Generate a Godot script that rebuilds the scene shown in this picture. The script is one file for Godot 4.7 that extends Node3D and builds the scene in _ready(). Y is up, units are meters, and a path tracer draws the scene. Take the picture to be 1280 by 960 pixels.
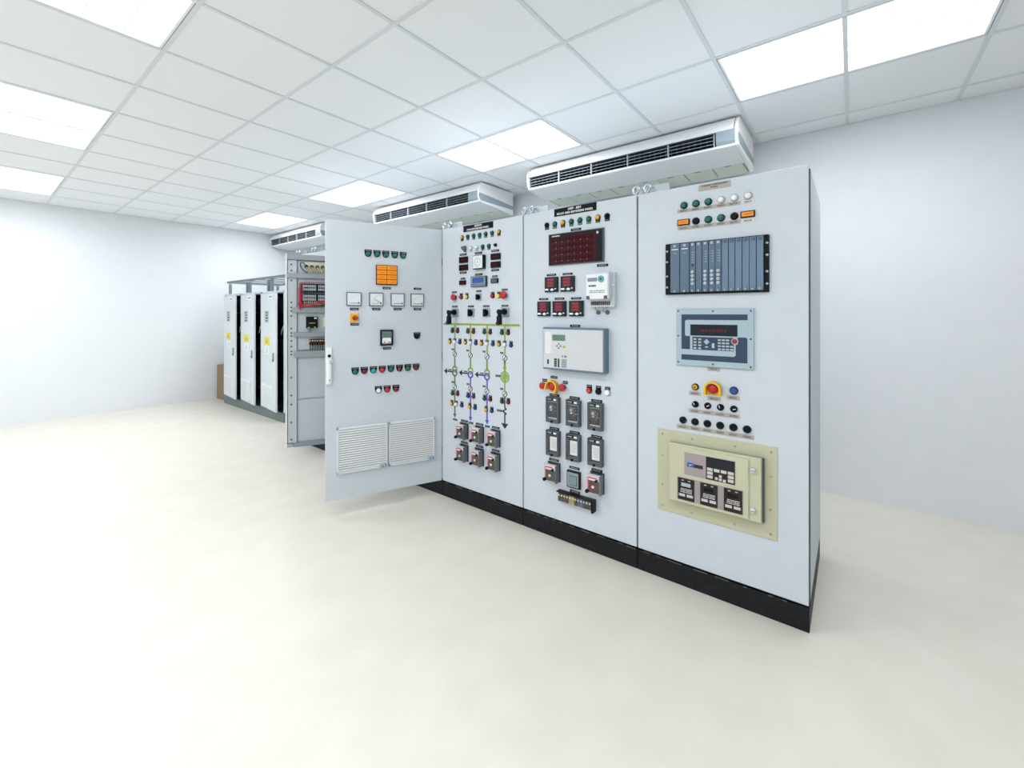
extends Node3D
# Electrical control room: a row of relay and metering cabinets, one cabinet door swung open.
# World: cabinet fronts lie in the plane z = 0, x runs along the row, y is up, metres.

const FLOOR_CAM := 1.431
const FOCAL := 540.0           # focal length in pixels of the 1280 x 960 frame
const CEIL := 2.921

var M := {}
var cache := {}
var taken := {}
var X := Transform3D()         # applied to every vertex that is added
var cab: Node3D                # the cabinet that receives parts
var fr := Transform3D()        # frame of the panel inside that cabinet
var rng := RandomNumberGenerator.new()


func _ready() -> void:
	rng.seed = 20240
	set_camera()
	set_light()
	make_materials()
	build_room()
	build_ceiling()
	build_lights()
	build_synchronizing_cabinet()
	build_metering_cabinet()
	build_supervisory_cabinet()
	build_open_cabinet()
	build_double_door_cabinet()
	build_closed_cabinet()
	build_racks()
	build_cable_tray()
	build_air_conditioners()
	build_box()


# ------------------------------------------------------------------ camera and light
func set_camera() -> void:
	var c := Camera3D.new()
	c.name = "camera"
	add_child(c)
	c.projection = Camera3D.PROJECTION_FRUSTUM
	c.keep_aspect = Camera3D.KEEP_HEIGHT
	c.near = 0.05
	c.far = 60.0
	c.size = 960.0 / FOCAL * 0.05
	c.frustum_offset = Vector2(0.0, -(480.0 - 393.0) / FOCAL * 0.05)
	var th := deg_to_rad(51.791)
	var fwd := Vector3(-cos(th), 0, -sin(th))
	c.position = Vector3(0.948, FLOOR_CAM, 2.342)
	c.look_at_from_position(c.position, c.position + fwd, Vector3.UP)
	c.current = true


func set_light() -> void:
	var e := Environment.new()
	e.background_mode = Environment.BG_COLOR
	e.background_color = Color(0.8, 0.85, 0.9)
	e.background_energy_multiplier = 0.2
	e.tonemap_mode = Environment.TONE_MAPPER_LINEAR
	e.tonemap_exposure = 1.0
	e.sdfgi_enabled = true
	e.ssao_enabled = true
	e.ssil_enabled = true
	var w := WorldEnvironment.new()
	w.name = "world_environment"
	w.environment = e
	add_child(w)


const LAMP_ENERGY := 1.95


# ------------------------------------------------------------------ materials
func mat(key: String, c: Color, rough := 0.5, metal := 0.0) -> StandardMaterial3D:
	var m := StandardMaterial3D.new()
	m.resource_name = key
	m.albedo_color = c
	m.roughness = rough
	m.metallic = metal
	M[key] = m
	return m


func noise_tex(freq: float, lo: Color, hi: Color, sd: int, octaves := 4, size := 512) -> NoiseTexture2D:
	var n := FastNoiseLite.new()
	n.seed = sd
	n.frequency = freq
	n.fractal_octaves = octaves
	var g := Gradient.new()
	g.set_color(0, lo)
	g.set_color(1, hi)
	var t := NoiseTexture2D.new()
	t.width = size
	t.height = size
	t.seamless = true
	t.noise = n
	t.color_ramp = g
	return t


func tex_mat(key: String, t: Texture2D, scale: float, rough: float, metal := 0.0) -> StandardMaterial3D:
	var m := mat(key, Color.WHITE, rough, metal)
	m.albedo_texture = t
	m.uv1_triplanar = true
	m.uv1_world_triplanar = true
	m.uv1_scale = Vector3.ONE * scale
	return m


func glass(key: String, c: Color, a: float) -> void:
	var m := mat(key, Color(c.r, c.g, c.b, a), 0.06)
	m.transparency = BaseMaterial3D.TRANSPARENCY_ALPHA
	m.metallic_specular = 0.25


func make_materials() -> void:
	tex_mat("floor", noise_tex(0.012, Color(0.862, 0.85, 0.8), Color(0.892, 0.88, 0.838), 3, 5, 1024), 0.28, 0.42)
	tex_mat("wall", noise_tex(0.02, Color(0.9, 0.915, 0.93), Color(0.912, 0.925, 0.94), 5), 0.5, 0.85)
	tex_mat("tile", noise_tex(0.12, Color(0.945, 0.957, 0.965), Color(0.965, 0.975, 0.982), 7, 3), 1.6, 0.9)
	mat("grid", Color(0.87, 0.89, 0.9), 0.6)
	mat("plenum", Color(0.5, 0.52, 0.54), 0.9)
	var cp := tex_mat("cabinet", noise_tex(0.02, Color(0.795, 0.825, 0.855), Color(0.81, 0.84, 0.868), 11), 0.6, 0.42)
	cp.metallic_specular = 0.4
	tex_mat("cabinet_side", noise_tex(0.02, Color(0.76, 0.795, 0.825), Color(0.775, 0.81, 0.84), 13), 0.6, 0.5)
	tex_mat("rack_paint", noise_tex(0.02, Color(0.83, 0.86, 0.88), Color(0.845, 0.875, 0.895), 17), 0.6, 0.45)
	mat("gasket", Color(0.16, 0.18, 0.2), 0.8)
	tex_mat("plinth", noise_tex(0.05, Color(0.085, 0.09, 0.1), Color(0.15, 0.155, 0.165), 19), 1.2, 0.5)
	mat("scuff", Color(0.42, 0.42, 0.40), 0.7)
	tex_mat("rack_plinth", noise_tex(0.05, Color(0.40, 0.44, 0.44), Color(0.46, 0.50, 0.50), 23), 1.2, 0.55)
	mat("equipment", Color(0.11, 0.12, 0.14), 0.5)
	mat("black", Color(0.06, 0.075, 0.095), 0.35)
	mat("black_matt", Color(0.06, 0.075, 0.1), 0.6)
	mat("plate_ink", Color(0.62, 0.64, 0.66), 0.7)
	mat("dark_grey", Color(0.31, 0.345, 0.37), 0.5)
	mat("grey", Color(0.56, 0.6, 0.64), 0.5)
	mat("rail", Color(0.6, 0.63, 0.655), 0.45)
	mat("light_grey", Color(0.75, 0.77, 0.78), 0.5)
	mat("relay_face", Color(0.80, 0.81, 0.82), 0.5)
	mat("white", Color(0.92, 0.93, 0.93), 0.4)
	mat("paper", Color(0.9, 0.9, 0.9), 0.8)
	mat("scale_card", Color(0.88, 0.91, 0.92), 0.6)
	mat("green_lens", Color(0.04, 0.42, 0.36), 0.18)
	mat("cyan_lens", Color(0.16, 0.66, 0.62), 0.18)
	mat("green_plastic", Color(0.08, 0.36, 0.24), 0.3)
	mat("red_lens", Color(0.74, 0.19, 0.17), 0.22)
	mat("dark_red_lens", Color(0.42, 0.1, 0.14), 0.2)
	mat("red_plastic", Color(0.7, 0.13, 0.16), 0.35)
	mat("maroon", Color(0.5, 0.09, 0.15), 0.3)
	mat("yellow", Color(0.93, 0.72, 0.09), 0.35)
	mat("bright_yellow", Color(0.9, 0.86, 0.16), 0.35)
	mat("orange", Color(0.97, 0.58, 0.08), 0.35)
	mat("orange_mark", Color(0.66, 0.34, 0.05), 0.6)
	mat("blue", Color(0.1, 0.3, 0.58), 0.3)
	mat("print_blue", Color(0.12, 0.38, 0.66), 0.6)
	mat("lens_white", Color(0.95, 0.96, 0.95), 0.2)
	mat("chrome", Color(0.78, 0.8, 0.82), 0.3, 0.75)
	mat("steel", Color(0.66, 0.69, 0.71), 0.38, 0.75)
	mat("brass", Color(0.75, 0.6, 0.3), 0.35, 0.8)
	mat("tag_beige", Color(0.69, 0.665, 0.63), 0.6)
	mat("tag_light", Color(0.84, 0.835, 0.82), 0.6)
	mat("tag_ink", Color(0.3, 0.29, 0.28), 0.7)
	mat("ink", Color(0.15, 0.16, 0.18), 0.7)
	mat("mimic_green", Color(0.55, 0.66, 0.24), 0.5)
	mat("mimic_olive", Color(0.5, 0.58, 0.38), 0.5)
	mat("mimic_dark_olive", Color(0.36, 0.4, 0.31), 0.5)
	mat("mimic_blue", Color(0.32, 0.3, 0.72), 0.5)
	mat("lcd_green", Color(0.36, 0.5, 0.42), 0.25)
	mat("lcd_grey", Color(0.5, 0.56, 0.6), 0.25)
	mat("lcd_blue", Color(0.17, 0.33, 0.62), 0.2)
	mat("bezel_blue_grey", Color(0.48, 0.55, 0.64), 0.4)
	mat("display_red", Color(0.27, 0.05, 0.085), 0.2)
	mat("display_red_dark", Color(0.15, 0.035, 0.06), 0.15)
	mat("digit_red", Color(0.36, 0.09, 0.13), 0.4)
	mat("meter_red", Color(0.68, 0.24, 0.28), 0.35)
	mat("meter_window", Color(0.27, 0.15, 0.18), 0.3)
	mat("meter_green_black", Color(0.13, 0.19, 0.21), 0.35)
	mat("module_blue", Color(0.345, 0.43, 0.51), 0.45)
	mat("module_light", Color(0.4, 0.49, 0.585), 0.45)
	mat("module_dark", Color(0.32, 0.4, 0.48), 0.45)
	mat("navy", Color(0.16, 0.235, 0.335), 0.45)
	mat("pale_blue", Color(0.65, 0.735, 0.77), 0.45)
	mat("window_dark", Color(0.15, 0.165, 0.2), 0.15)
	mat("key_grey", Color(0.7, 0.74, 0.77), 0.5)
	mat("relay_blue", Color(0.38, 0.48, 0.56), 0.4)
	mat("relay_blue_side", Color(0.3, 0.42, 0.53), 0.4)
	mat("teal", Color(0.36, 0.62, 0.68), 0.35)
	mat("meter_body", Color(0.8, 0.83, 0.86), 0.4)
	mat("cream", Color(0.77, 0.77, 0.655), 0.45)
	mat("cream_plate", Color(0.755, 0.75, 0.635), 0.5)
	mat("mauve", Color(0.64, 0.59, 0.6), 0.5)
	mat("brown_black", Color(0.19, 0.165, 0.165), 0.3)
	mat("keypad_white", Color(0.8, 0.78, 0.77), 0.5)
	mat("louvre", Color(0.84, 0.865, 0.875), 0.5)
	mat("filter_mat", Color(0.76, 0.78, 0.79), 0.9)
	mat("olive_coil", Color(0.22, 0.215, 0.15), 0.6)
	mat("copper_brown", Color(0.33, 0.16, 0.12), 0.5)
	mat("ivory", Color(0.88, 0.85, 0.74), 0.4)
	mat("pink_print", Color(0.8, 0.25, 0.33), 0.5)
	mat("wire_red", Color(0.75, 0.16, 0.28), 0.5)
	mat("wire_grey", Color(0.34, 0.33, 0.42), 0.5)
	mat("wire_yellow", Color(0.72, 0.66, 0.3), 0.5)
	mat("wire_blue", Color(0.28, 0.42, 0.62), 0.5)
	mat("connector_green", Color(0.12, 0.33, 0.25), 0.45)
	mat("warning_yellow", Color(0.87, 0.84, 0.2), 0.6)
	mat("ac_white", Color(0.95, 0.955, 0.955), 0.35)
	mat("ac_under", Color(0.9, 0.92, 0.915), 0.5)
	mat("ac_stripe", Color(0.6, 0.66, 0.69), 0.4)
	mat("ac_intake", Color(0.83, 0.875, 0.81), 0.6)
	mat("duct_foam", Color(0.27, 0.295, 0.33), 0.9)
	mat("ac_slat", Color(0.66, 0.7, 0.73), 0.4)
	mat("tray_steel", Color(0.45, 0.51, 0.53), 0.5, 0.3)
	tex_mat("cardboard", noise_tex(0.08, Color(0.53, 0.45, 0.36), Color(0.6, 0.52, 0.42), 29), 2.0, 0.85)
	glass("clear", Color(0.93, 0.95, 0.96), 0.03)
	tex_mat("shaded_inner_paint", noise_tex(0.02, Color(0.745, 0.775, 0.795), Color(0.76, 0.79, 0.81), 31), 0.6, 0.5)  # cabinet paint darkened: the shade on the open half door's inner side
	var g := mat("lamp_glow", Color(1, 1, 1), 0.5)
	g.emission_enabled = true
	g.emission = Color(0.97, 0.99, 1.0)
	g.emission_energy_multiplier = 2.2
	mat("fixture", Color(0.95, 0.96, 0.97), 0.3)
	for k in ["black", "black_matt", "display_red", "display_red_dark", "meter_green_black", "meter_window", "digit_red", "window_dark", "olive_coil", "copper_brown", "brown_black", "gasket", "plinth"]:
		M[k].metallic_specular = 0.28


# ------------------------------------------------------------------ mesh helpers
func begin() -> SurfaceTool:
	var st := SurfaceTool.new()
	st.begin(Mesh.PRIMITIVE_TRIANGLES)
	st.set_smooth_group(-1)
	return st


func done(st: SurfaceTool) -> ArrayMesh:
	st.generate_normals()
	return st.commit()


func tri(st: SurfaceTool, a: Vector3, b: Vector3, c: Vector3) -> void:   # counter-clockwise seen from outside
	st.add_vertex(X * a)
	st.add_vertex(X * c)
	st.add_vertex(X * b)


func quad(st: SurfaceTool, a: Vector3, b: Vector3, c: Vector3, d: Vector3) -> void:
	tri(st, a, b, c)
	tri(st, a, c, d)


func box(st: SurfaceTool, c: Vector3, s: Vector3) -> void:
	plate(st, c.x, c.y, s.x, s.y, c.z - s.z / 2, c.z + s.z / 2, 0.0)


# A block from z0 to z1 whose front edges are chamfered by ch.
func plate(st: SurfaceTool, x: float, y: float, w: float, h: float, z0: float, z1: float, ch := 0.0) -> void:
	var a := w / 2
	var b := h / 2
	var rings := []
	if ch > 0.0:
		rings = [[a, b, z0], [a, b, z1 - ch], [a - ch, b - ch, z1]]
	else:
		rings = [[a, b, z0], [a, b, z1]]
	var pts := []
	for r in rings:
		pts.append([Vector3(x - r[0], y - r[1], r[2]), Vector3(x + r[0], y - r[1], r[2]), Vector3(x + r[0], y + r[1], r[2]), Vector3(x - r[0], y + r[1], r[2])])
	for k in pts.size() - 1:
		for i in 4:
			var j := (i + 1) % 4
			quad(st, pts[k][i], pts[k][j], pts[k + 1][j], pts[k + 1][i])
	var f: Array = pts[-1]
	quad(st, f[0], f[1], f[2], f[3])
	f = pts[0]
	quad(st, f[3], f[2], f[1], f[0])


# A block with all four upright corners of its outline rounded.
func rounded(st: SurfaceTool, x: float, y: float, w: float, h: float, z0: float, z1: float, r: float, ch := 0.001) -> void:
	prism(st, round_rect(x, y, w, h, r), z0, z1, ch)


func round_rect(x: float, y: float, w: float, h: float, r: float) -> PackedVector2Array:
	var p := PackedVector2Array()
	var cs := [Vector2(x + w / 2 - r, y + h / 2 - r), Vector2(x - w / 2 + r, y + h / 2 - r), Vector2(x - w / 2 + r, y - h / 2 + r), Vector2(x + w / 2 - r, y - h / 2 + r)]
	for k in 4:
		for i in 4:
			var t := PI / 2 * (k + i / 3.0)
			p.append(cs[k] + Vector2(cos(t), sin(t)) * r)
	return p


# An outline (counter-clockwise) pulled from z0 to z1.
func prism(st: SurfaceTool, p: PackedVector2Array, z0: float, z1: float, ch := 0.0) -> void:
	var n := p.size()
	var top := p
	if ch > 0.0:
		top = PackedVector2Array()
		for i in n:
			var e1 := (p[i] - p[(i + n - 1) % n]).normalized()
			var e2 := (p[(i + 1) % n] - p[i]).normalized()
			var nn := (Vector2(-e1.y, e1.x) + Vector2(-e2.y, e2.x)).normalized()
			top.append(p[i] + nn * ch)
	for i in n:
		var j := (i + 1) % n
		quad(st, v3(p[i], z0), v3(p[j], z0), v3(p[j], z1 - ch), v3(p[i], z1 - ch))
		if ch > 0.0:
			quad(st, v3(p[i], z1 - ch), v3(p[j], z1 - ch), v3(top[j], z1), v3(top[i], z1))
	var ix := Geometry2D.triangulate_polygon(p)
	for k in range(0, ix.size(), 3):
		var a := p[ix[k]]
		var b := p[ix[k + 1]]
		var c := p[ix[k + 2]]
		var ccw := (b - a).cross(c - a) > 0
		var q := [ix[k], ix[k + 1], ix[k + 2]] if ccw else [ix[k], ix[k + 2], ix[k + 1]]
		tri(st, v3(top[q[0]], z1), v3(top[q[1]], z1), v3(top[q[2]], z1))
		tri(st, v3(p[q[0]], z0), v3(p[q[2]], z0), v3(p[q[1]], z0))


func v3(p: Vector2, z: float) -> Vector3:
	return Vector3(p.x, p.y, z)


# A profile of [radius, z] turned about an axis along z through (x, y).
func lathe(st: SurfaceTool, x: float, y: float, prof: Array, n := 20) -> void:
	st.set_smooth_group(1)
	for k in prof.size() - 1:
		var sharp: bool = absf(prof[k + 1][0] - prof[k][0]) < 1e-6 or absf(prof[k + 1][1] - prof[k][1]) < 1e-6
		st.set_smooth_group(-1 if sharp and absf(prof[k + 1][1] - prof[k][1]) < 1e-6 else 1 + k * int(sharp))
		for i in n:
			var t0 := TAU * i / n
			var t1 := TAU * (i + 1) / n
			var a := Vector3(x + cos(t0) * prof[k][0], y + sin(t0) * prof[k][0], prof[k][1])
			var b := Vector3(x + cos(t1) * prof[k][0], y + sin(t1) * prof[k][0], prof[k][1])
			var c := Vector3(x + cos(t1) * prof[k + 1][0], y + sin(t1) * prof[k + 1][0], prof[k + 1][1])
			var d := Vector3(x + cos(t0) * prof[k + 1][0], y + sin(t0) * prof[k + 1][0], prof[k + 1][1])
			if prof[k + 1][0] < 1e-6:
				tri(st, a, b, c)
			elif prof[k][0] < 1e-6:
				tri(st, a, c, d)
			else:
				quad(st, a, b, c, d)
	st.set_smooth_group(-1)


func dome(r: float, z0: float, hgt: float) -> Array:
	var p := [[r, z0]]
	for i in 5:
		var t := PI / 2 * (i + 1) / 5.0
		p.append([r * cos(t) if i < 4 else 0.0, z0 + hgt * (0.35 + 0.65 * sin(t))])
	return p


# A tube of radius r along a list of points.
func tube(st: SurfaceTool, pts: Array, r: float, n := 6) -> void:
	st.set_smooth_group(2)
	var rings := []
	for i in pts.size():
		var d: Vector3 = (pts[mini(i + 1, pts.size() - 1)] - pts[maxi(i - 1, 0)]).normalized()
		var s := d.cross(Vector3(0.31, 0.87, 0.38)).normalized()
		var u := s.cross(d)
		var ring := []
		for k in n:
			var t := TAU * k / n
			ring.append(pts[i] + (s * cos(t) + u * sin(t)) * r)
		rings.append(ring)
	for i in pts.size() - 1:
		for k in n:
			var j := (k + 1) % n
			quad(st, rings[i][j], rings[i][k], rings[i + 1][k], rings[i + 1][j])
	st.set_smooth_group(-1)
	for i in range(1, n - 1):
		tri(st, rings[0][0], rings[0][i], rings[0][i + 1])
		tri(st, rings[-1][0], rings[-1][i + 1], rings[-1][i])


func ring_shape(st: SurfaceTool, x: float, y: float, ro: float, ri: float, z0: float, z1: float, n := 20) -> void:
	lathe(st, x, y, [[ri, z1], [ri, z0], [ro, z0], [ro, z1], [ri, z1]].slice(1) + [[ri, z0]], n)


# ------------------------------------------------------------------ node helpers
func part(parent: Node, called: String, mesh: Mesh, m: String, label := "") -> MeshInstance3D:
	var o := MeshInstance3D.new()
	o.name = called
	o.mesh = mesh
	o.material_override = M[m]
	parent.add_child(o, true)
	if label:
		o.set_meta("label", label)
	return o


# A part whose mesh is shared between all parts that give the same key.
func shared(parent: Node, called: String, key: String, build: Callable, m: String, label := "") -> MeshInstance3D:
	if not cache.has(key):
		var st := begin()
		build.call(st)
		cache[key] = done(st)
	return part(parent, called, cache[key], m, label)


func numbered(called: String) -> String:
	taken[called] = taken.get(called, -1) + 1
	return called if taken[called] == 0 else "%s_%03d" % [called, taken[called]]


func thing(called: String, label: String, category: String, at: Vector3, group := "") -> Node3D:
	var o := Node3D.new()
	o.name = numbered(called)
	o.position = at
	add_child(o)
	o.set_meta("label", label)
	o.set_meta("category", category)
	if group:
		o.set_meta("group", group)
	return o


func structure(called: String, mesh: Mesh, m: String) -> MeshInstance3D:
	var o := part(self, called, mesh, m)
	o.set_meta("kind", "structure")
	return o


# A device fixed to the current panel at (x, y).
func dev(called: String, x: float, y: float, label := "") -> Node3D:
	var o := Node3D.new()
	o.name = called
	cab.add_child(o, true)
	o.transform = fr * Transform3D(Basis(), Vector3(x, y, 0))
	if label:
		o.set_meta("label", label)
	return o


func put(o: Node3D, at: Vector3) -> Node3D:
	o.position = at
	return o


func one(shape: Callable) -> ArrayMesh:
	var st := begin()
	shape.call(st)
	return done(st)


# Small strokes standing for print that is too small to read.
func strokes(parent: Node, w: float, h: float, z: float, rows: int, m: String, variant := 0, called := "lettering") -> void:
	var key := "strokes %.4f %.4f %.4f %d %d" % [w, h, z, rows, variant]
	shared(parent, called, key, func(st):
		var r := RandomNumberGenerator.new()
		r.seed = 77 + variant * 13
		var rh := h / rows
		for k in rows:
			var y := h / 2 - rh * (k + 0.5)
			var x := -w / 2 + w * r.randf_range(0.0, 0.08)
			while x < w * 0.46:
				var s := minf(w * r.randf_range(0.05, 0.13), w / 2 - x)
				plate(st, x + s / 2, y, s, rh * r.randf_range(0.45, 0.7), z - 0.0004, z + 0.0004)
				x += s + w * r.randf_range(0.02, 0.045), m)


func name_plate(x: float, y: float, w := 0.071, h := 0.015, m := "black_matt", ink := "plate_ink", rows := 1) -> void:
	var o := dev("name_plate", x, y)
	var key := "np %.3f %.3f" % [w, h]
	shared(o, "plate", key, func(st): plate(st, 0, 0, w, h, 0, 0.003, 0.0008), m)
	strokes(o, w * 0.72, h * 0.6, 0.0032, rows, ink, int(absf(x) * 100) % 4)


func text_on(parent: Node, s: String, height: float, at: Vector3, m: String, wide := 1.0, called := "lettering") -> void:
	var t := TextMesh.new()
	var f := SystemFont.new()
	f.font_names = PackedStringArray(["Droid Sans"])
	f.font_weight = 700
	t.font = f
	t.text = s
	t.font_size = 32
	t.pixel_size = height / 23.0
	t.depth = 0.001
	t.curve_step = 2.0
	var o := part(parent, called, t, m)
	o.position = at
	o.scale = Vector3(wide, 1, 1)


# plate_at: 0 none, 1 above the lens, -1 below it
func lamp(x: float, y: float, r: float, lens: String, plate_at := 0, pm := "black_matt", kind := "indicator_lamp") -> void:
	var o := dev(kind, x, y, lamp_label(lens, kind))
	shared(o, "bezel", "bezel %.4f" % r, func(st): lathe(st, 0, 0, [[r * 1.12, 0], [r * 1.12, 0.006], [r * 0.95, 0.009], [r * 0.9, 0.006]]), "black" if lens != "lens_white" else "steel")
	if kind == "push_button":
		shared(o, "cap", "cap %.4f" % r, func(st): lathe(st, 0, 0, [[r * 0.9, 0], [r * 0.9, 0.014], [r * 0.78, 0.017], [0.0, 0.017]]), lens)
	else:
		shared(o, "lens", "lens %.4f" % r, func(st): lathe(st, 0, 0, dome(r * 0.92, 0.0, 0.02)), lens)
	if plate_at != 0:
		var py := plate_at * r * 1.35
		shared(o, "legend_plate", "legend %.4f %d" % [r, plate_at], func(st): plate(st, 0, py, r * 1.9, r * 1.1, 0, 0.004, 0.0008), pm)
		shared(o, "lettering", "legend ink %.4f %d" % [r, plate_at], func(st):
			for k in 3:
				plate(st, (k - 1) * r * 0.5, py + plate_at * r * 0.12, r * 0.34, r * 0.24, 0.003, 0.0046), "plate_ink")


func lamp_label(lens: String, kind: String) -> String:
	var c: String = {"green_lens": "green", "green_plastic": "green", "yellow": "amber", "bright_yellow": "yellow", "blue": "blue", "lens_white": "white", "black": "black", "red_lens": "red", "red_plastic": "red", "dark_red_lens": "dark red", "maroon": "dark red", "cyan_lens": "lit green", "white": "white"}.get(lens, "")
	return "round %s %s on the panel" % [c, "indicator lamp" if kind == "indicator_lamp" else "push button"]


# Mushroom-headed button; base_y lifts the legend
func mushroom(x: float, y: float, r: float, m: String, label: String) -> Node3D:
	var o := dev("mushroom_button", x, y, label)
	shared(o, "collar", "collar %.3f" % r, func(st): lathe(st, 0, 0, [[r * 0.72, 0], [r * 0.72, 0.012], [r * 0.5, 0.014], [r * 0.5, 0.018]]), "black")
	shared(o, "head", "mush %.3f" % r, func(st): lathe(st, 0, 0, [[r * 0.55, 0.014], [r * 0.95, 0.017], [r, 0.021], [r * 0.97, 0.026], [r * 0.8, 0.03], [r * 0.4, 0.032], [0.0, 0.0325]], 24), m)
	return o


# ------------------------------------------------------------------ room
func build_room() -> void:
	var x0 := -7.62
	var x1 := 3.6
	var z0 := -1.957
	var z1 := 4.6
	var cx := (x0 + x1) / 2
	var cz := (z0 + z1) / 2
	var w := x1 - x0
	var d := z1 - z0
	structure("floor", one(func(st): box(st, Vector3(cx, -0.05, cz), Vector3(w + 0.4, 0.1, d + 0.4))), "floor")
	structure("wall_back", one(func(st): box(st, Vector3(cx, 1.6, z0 - 0.1), Vector3(w + 0.4, 3.4, 0.2))), "wall")
	structure("wall_left", one(func(st): box(st, Vector3(x0 - 0.1, 1.6, cz), Vector3(0.2, 3.4, d))), "wall")
	structure("wall_right", one(func(st): box(st, Vector3(x1 + 0.1, 1.6, cz), Vector3(0.2, 3.4, d))), "wall")
	structure("wall_front", one(func(st): box(st, Vector3(cx, 1.6, z1 + 0.1), Vector3(w + 0.4, 3.4, 0.2))), "wall")


const TX := 0.607
const TZ := 0.67
const LIGHT_CELLS := [[-6, 0], [-2, 0], [2, 0], [6, 0], [-6, 4], [-2, 4], [2, 4], [6, 4], [-6, 7], [-2, 7], [2, 7], [6, 7]]   # last row unseen, added to even the light on the cabinets; left cell of each two-cell fixture, counted from x = -3.33, z = -0.37


func build_ceiling() -> void:
	var x0 := -7.62
	var x1 := 3.6
	var z0 := -1.957
	var z1 := 4.6
	var slab := structure("ceiling", one(func(st): box(st, Vector3((x0 + x1) / 2, CEIL + 0.25, (z0 + z1) / 2), Vector3(x1 - x0 + 0.4, 0.1, z1 - z0 + 0.4))), "plenum")
	var xs := [x0]
	var k := ceili((x0 + 0.1 + 3.33) / TX)
	while -3.33 + k * TX < x1 - 0.1:
		xs.append(-3.33 + k * TX)
		k += 1
	xs.append(x1)
	var zs := [z0]
	k = ceili((z0 + 0.1 + 0.37) / TZ)
	while -0.37 + k * TZ < z1 - 0.1:
		zs.append(-0.37 + k * TZ)
		k += 1
	zs.append(z1)
	part(slab, "grid", one(func(st):
		for x in xs:
			box(st, Vector3(x, CEIL + 0.012, (z0 + z1) / 2), Vector3(0.022, 0.024, z1 - z0))
		for z in zs:
			box(st, Vector3((x0 + x1) / 2, CEIL + 0.0125, z), Vector3(x1 - x0, 0.0235, 0.022))), "grid")
	for i in xs.size() - 1:
		for j in zs.size() - 1:
			var mx: float = (xs[i] + xs[i + 1]) / 2
			var mz: float = (zs[j] + zs[j + 1]) / 2
			if is_light(mx, mz):
				continue
			var w: float = xs[i + 1] - xs[i] - 0.012
			var d: float = zs[j + 1] - zs[j] - 0.012
			var o := shared(slab, "ceiling_tile", "tile %.3f %.3f" % [w, d], func(st):
				X = Transform3D(Basis(Vector3.RIGHT, PI / 2), Vector3.ZERO)
				plate(st, 0, 0, w, d, -0.012, 0.006, 0.004)
				X = Transform3D(), "tile")
			o.position = Vector3(mx, CEIL + 0.011, mz)


func light_centre(c: Array) -> Vector3:
	return Vector3(-3.33 + (c[0] + 1) * TX, CEIL, -0.37 + (c[1] - 0.5) * TZ)


func is_light(x: float, z: float) -> bool:
	for c in LIGHT_CELLS:
		var p := light_centre(c)
		if absf(x - p.x) < TX and absf(z - p.z) < TZ / 2:
			return true
	return false


func build_lights() -> void:
	var words := ["above the far racks", "above the open double door cabinet", "above the synchronizing cabinet", "above the supervisory cabinet", "in front of the far racks", "in front of the open cabinet door", "in front of the cabinet row", "at the near end of the middle row", "added unseen for light in the far corner of the front row", "added unseen for light, second from the far end of the front row", "added unseen for light, third from the far end of the front row", "added unseen for light in the near corner of the front row"]
	for i in LIGHT_CELLS.size():
		var p := light_centre(LIGHT_CELLS[i])
		var t := thing("ceiling_light", "recessed fluorescent ceiling fixture with louvre, " + words[i], "ceiling light", p, "recessed fluorescent fixtures")
		var w := TX * 2 - 0.03
		var d := TZ - 0.03
		shared(t, "housing", "lamp housing", func(st):
			box(st, Vector3(0, 0.075, 0), Vector3(w, 0.01, d))
			for s in [-1, 1]:
				box(st, Vector3(s * (w / 2 - 0.006), 0.04, 0), Vector3(0.012, 0.08, d))
				box(st, Vector3(0, 0.04, s * (d / 2 - 0.006)), Vector3(w, 0.08, 0.012)), "fixture")
		for k in 4:
			var tb := shared(t, "tube", "lamp tube", func(st): tube(st, [Vector3(-w / 2 + 0.03, 0, 0), Vector3(w / 2 - 0.03, 0, 0)], 0.016, 10), "lamp_glow")
			tb.position = Vector3(0, 0.05, (k - 1.5) * d / 4)
		shared(t, "diffuser", "lamp diffuser", func(st): box(st, Vector3(0, 0.066, 0), Vector3(w - 0.03, 0.004, d - 0.03)), "lamp_glow")
		for k in 3:
			var b := shared(t, "long_blade", "lamp long blade", func(st): box(st, Vector3(0, 0, 0), Vector3(w - 0.025, 0.034, 0.004)), "fixture")
			b.position = Vector3(0, 0.02, (k - 1) * d / 4)
		for k in 11:
			var b := shared(t, "cross_blade", "lamp cross blade", func(st): box(st, Vector3(0, 0, 0), Vector3(0.003, 0.03, d - 0.025)), "fixture")
			b.position = Vector3((k - 5) * w / 12, 0.02, 0)
		var l := AreaLight3D.new()
		l.name = "ceiling_light_glow"
		l.area_size = Vector2(w - 0.06, d - 0.06)
		l.area_normalize_energy = true
		l.light_energy = LAMP_ENERGY
		l.light_color = Color(0.985, 0.987, 1.0)
		l.area_range = 14.0
		l.area_attenuation = 2.0
		l.shadow_enabled = true
		t.add_child(l)
		l.position = Vector3(0, -0.004, 0)
		l.rotation_degrees = Vector3(-90, 0, 0)


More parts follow.
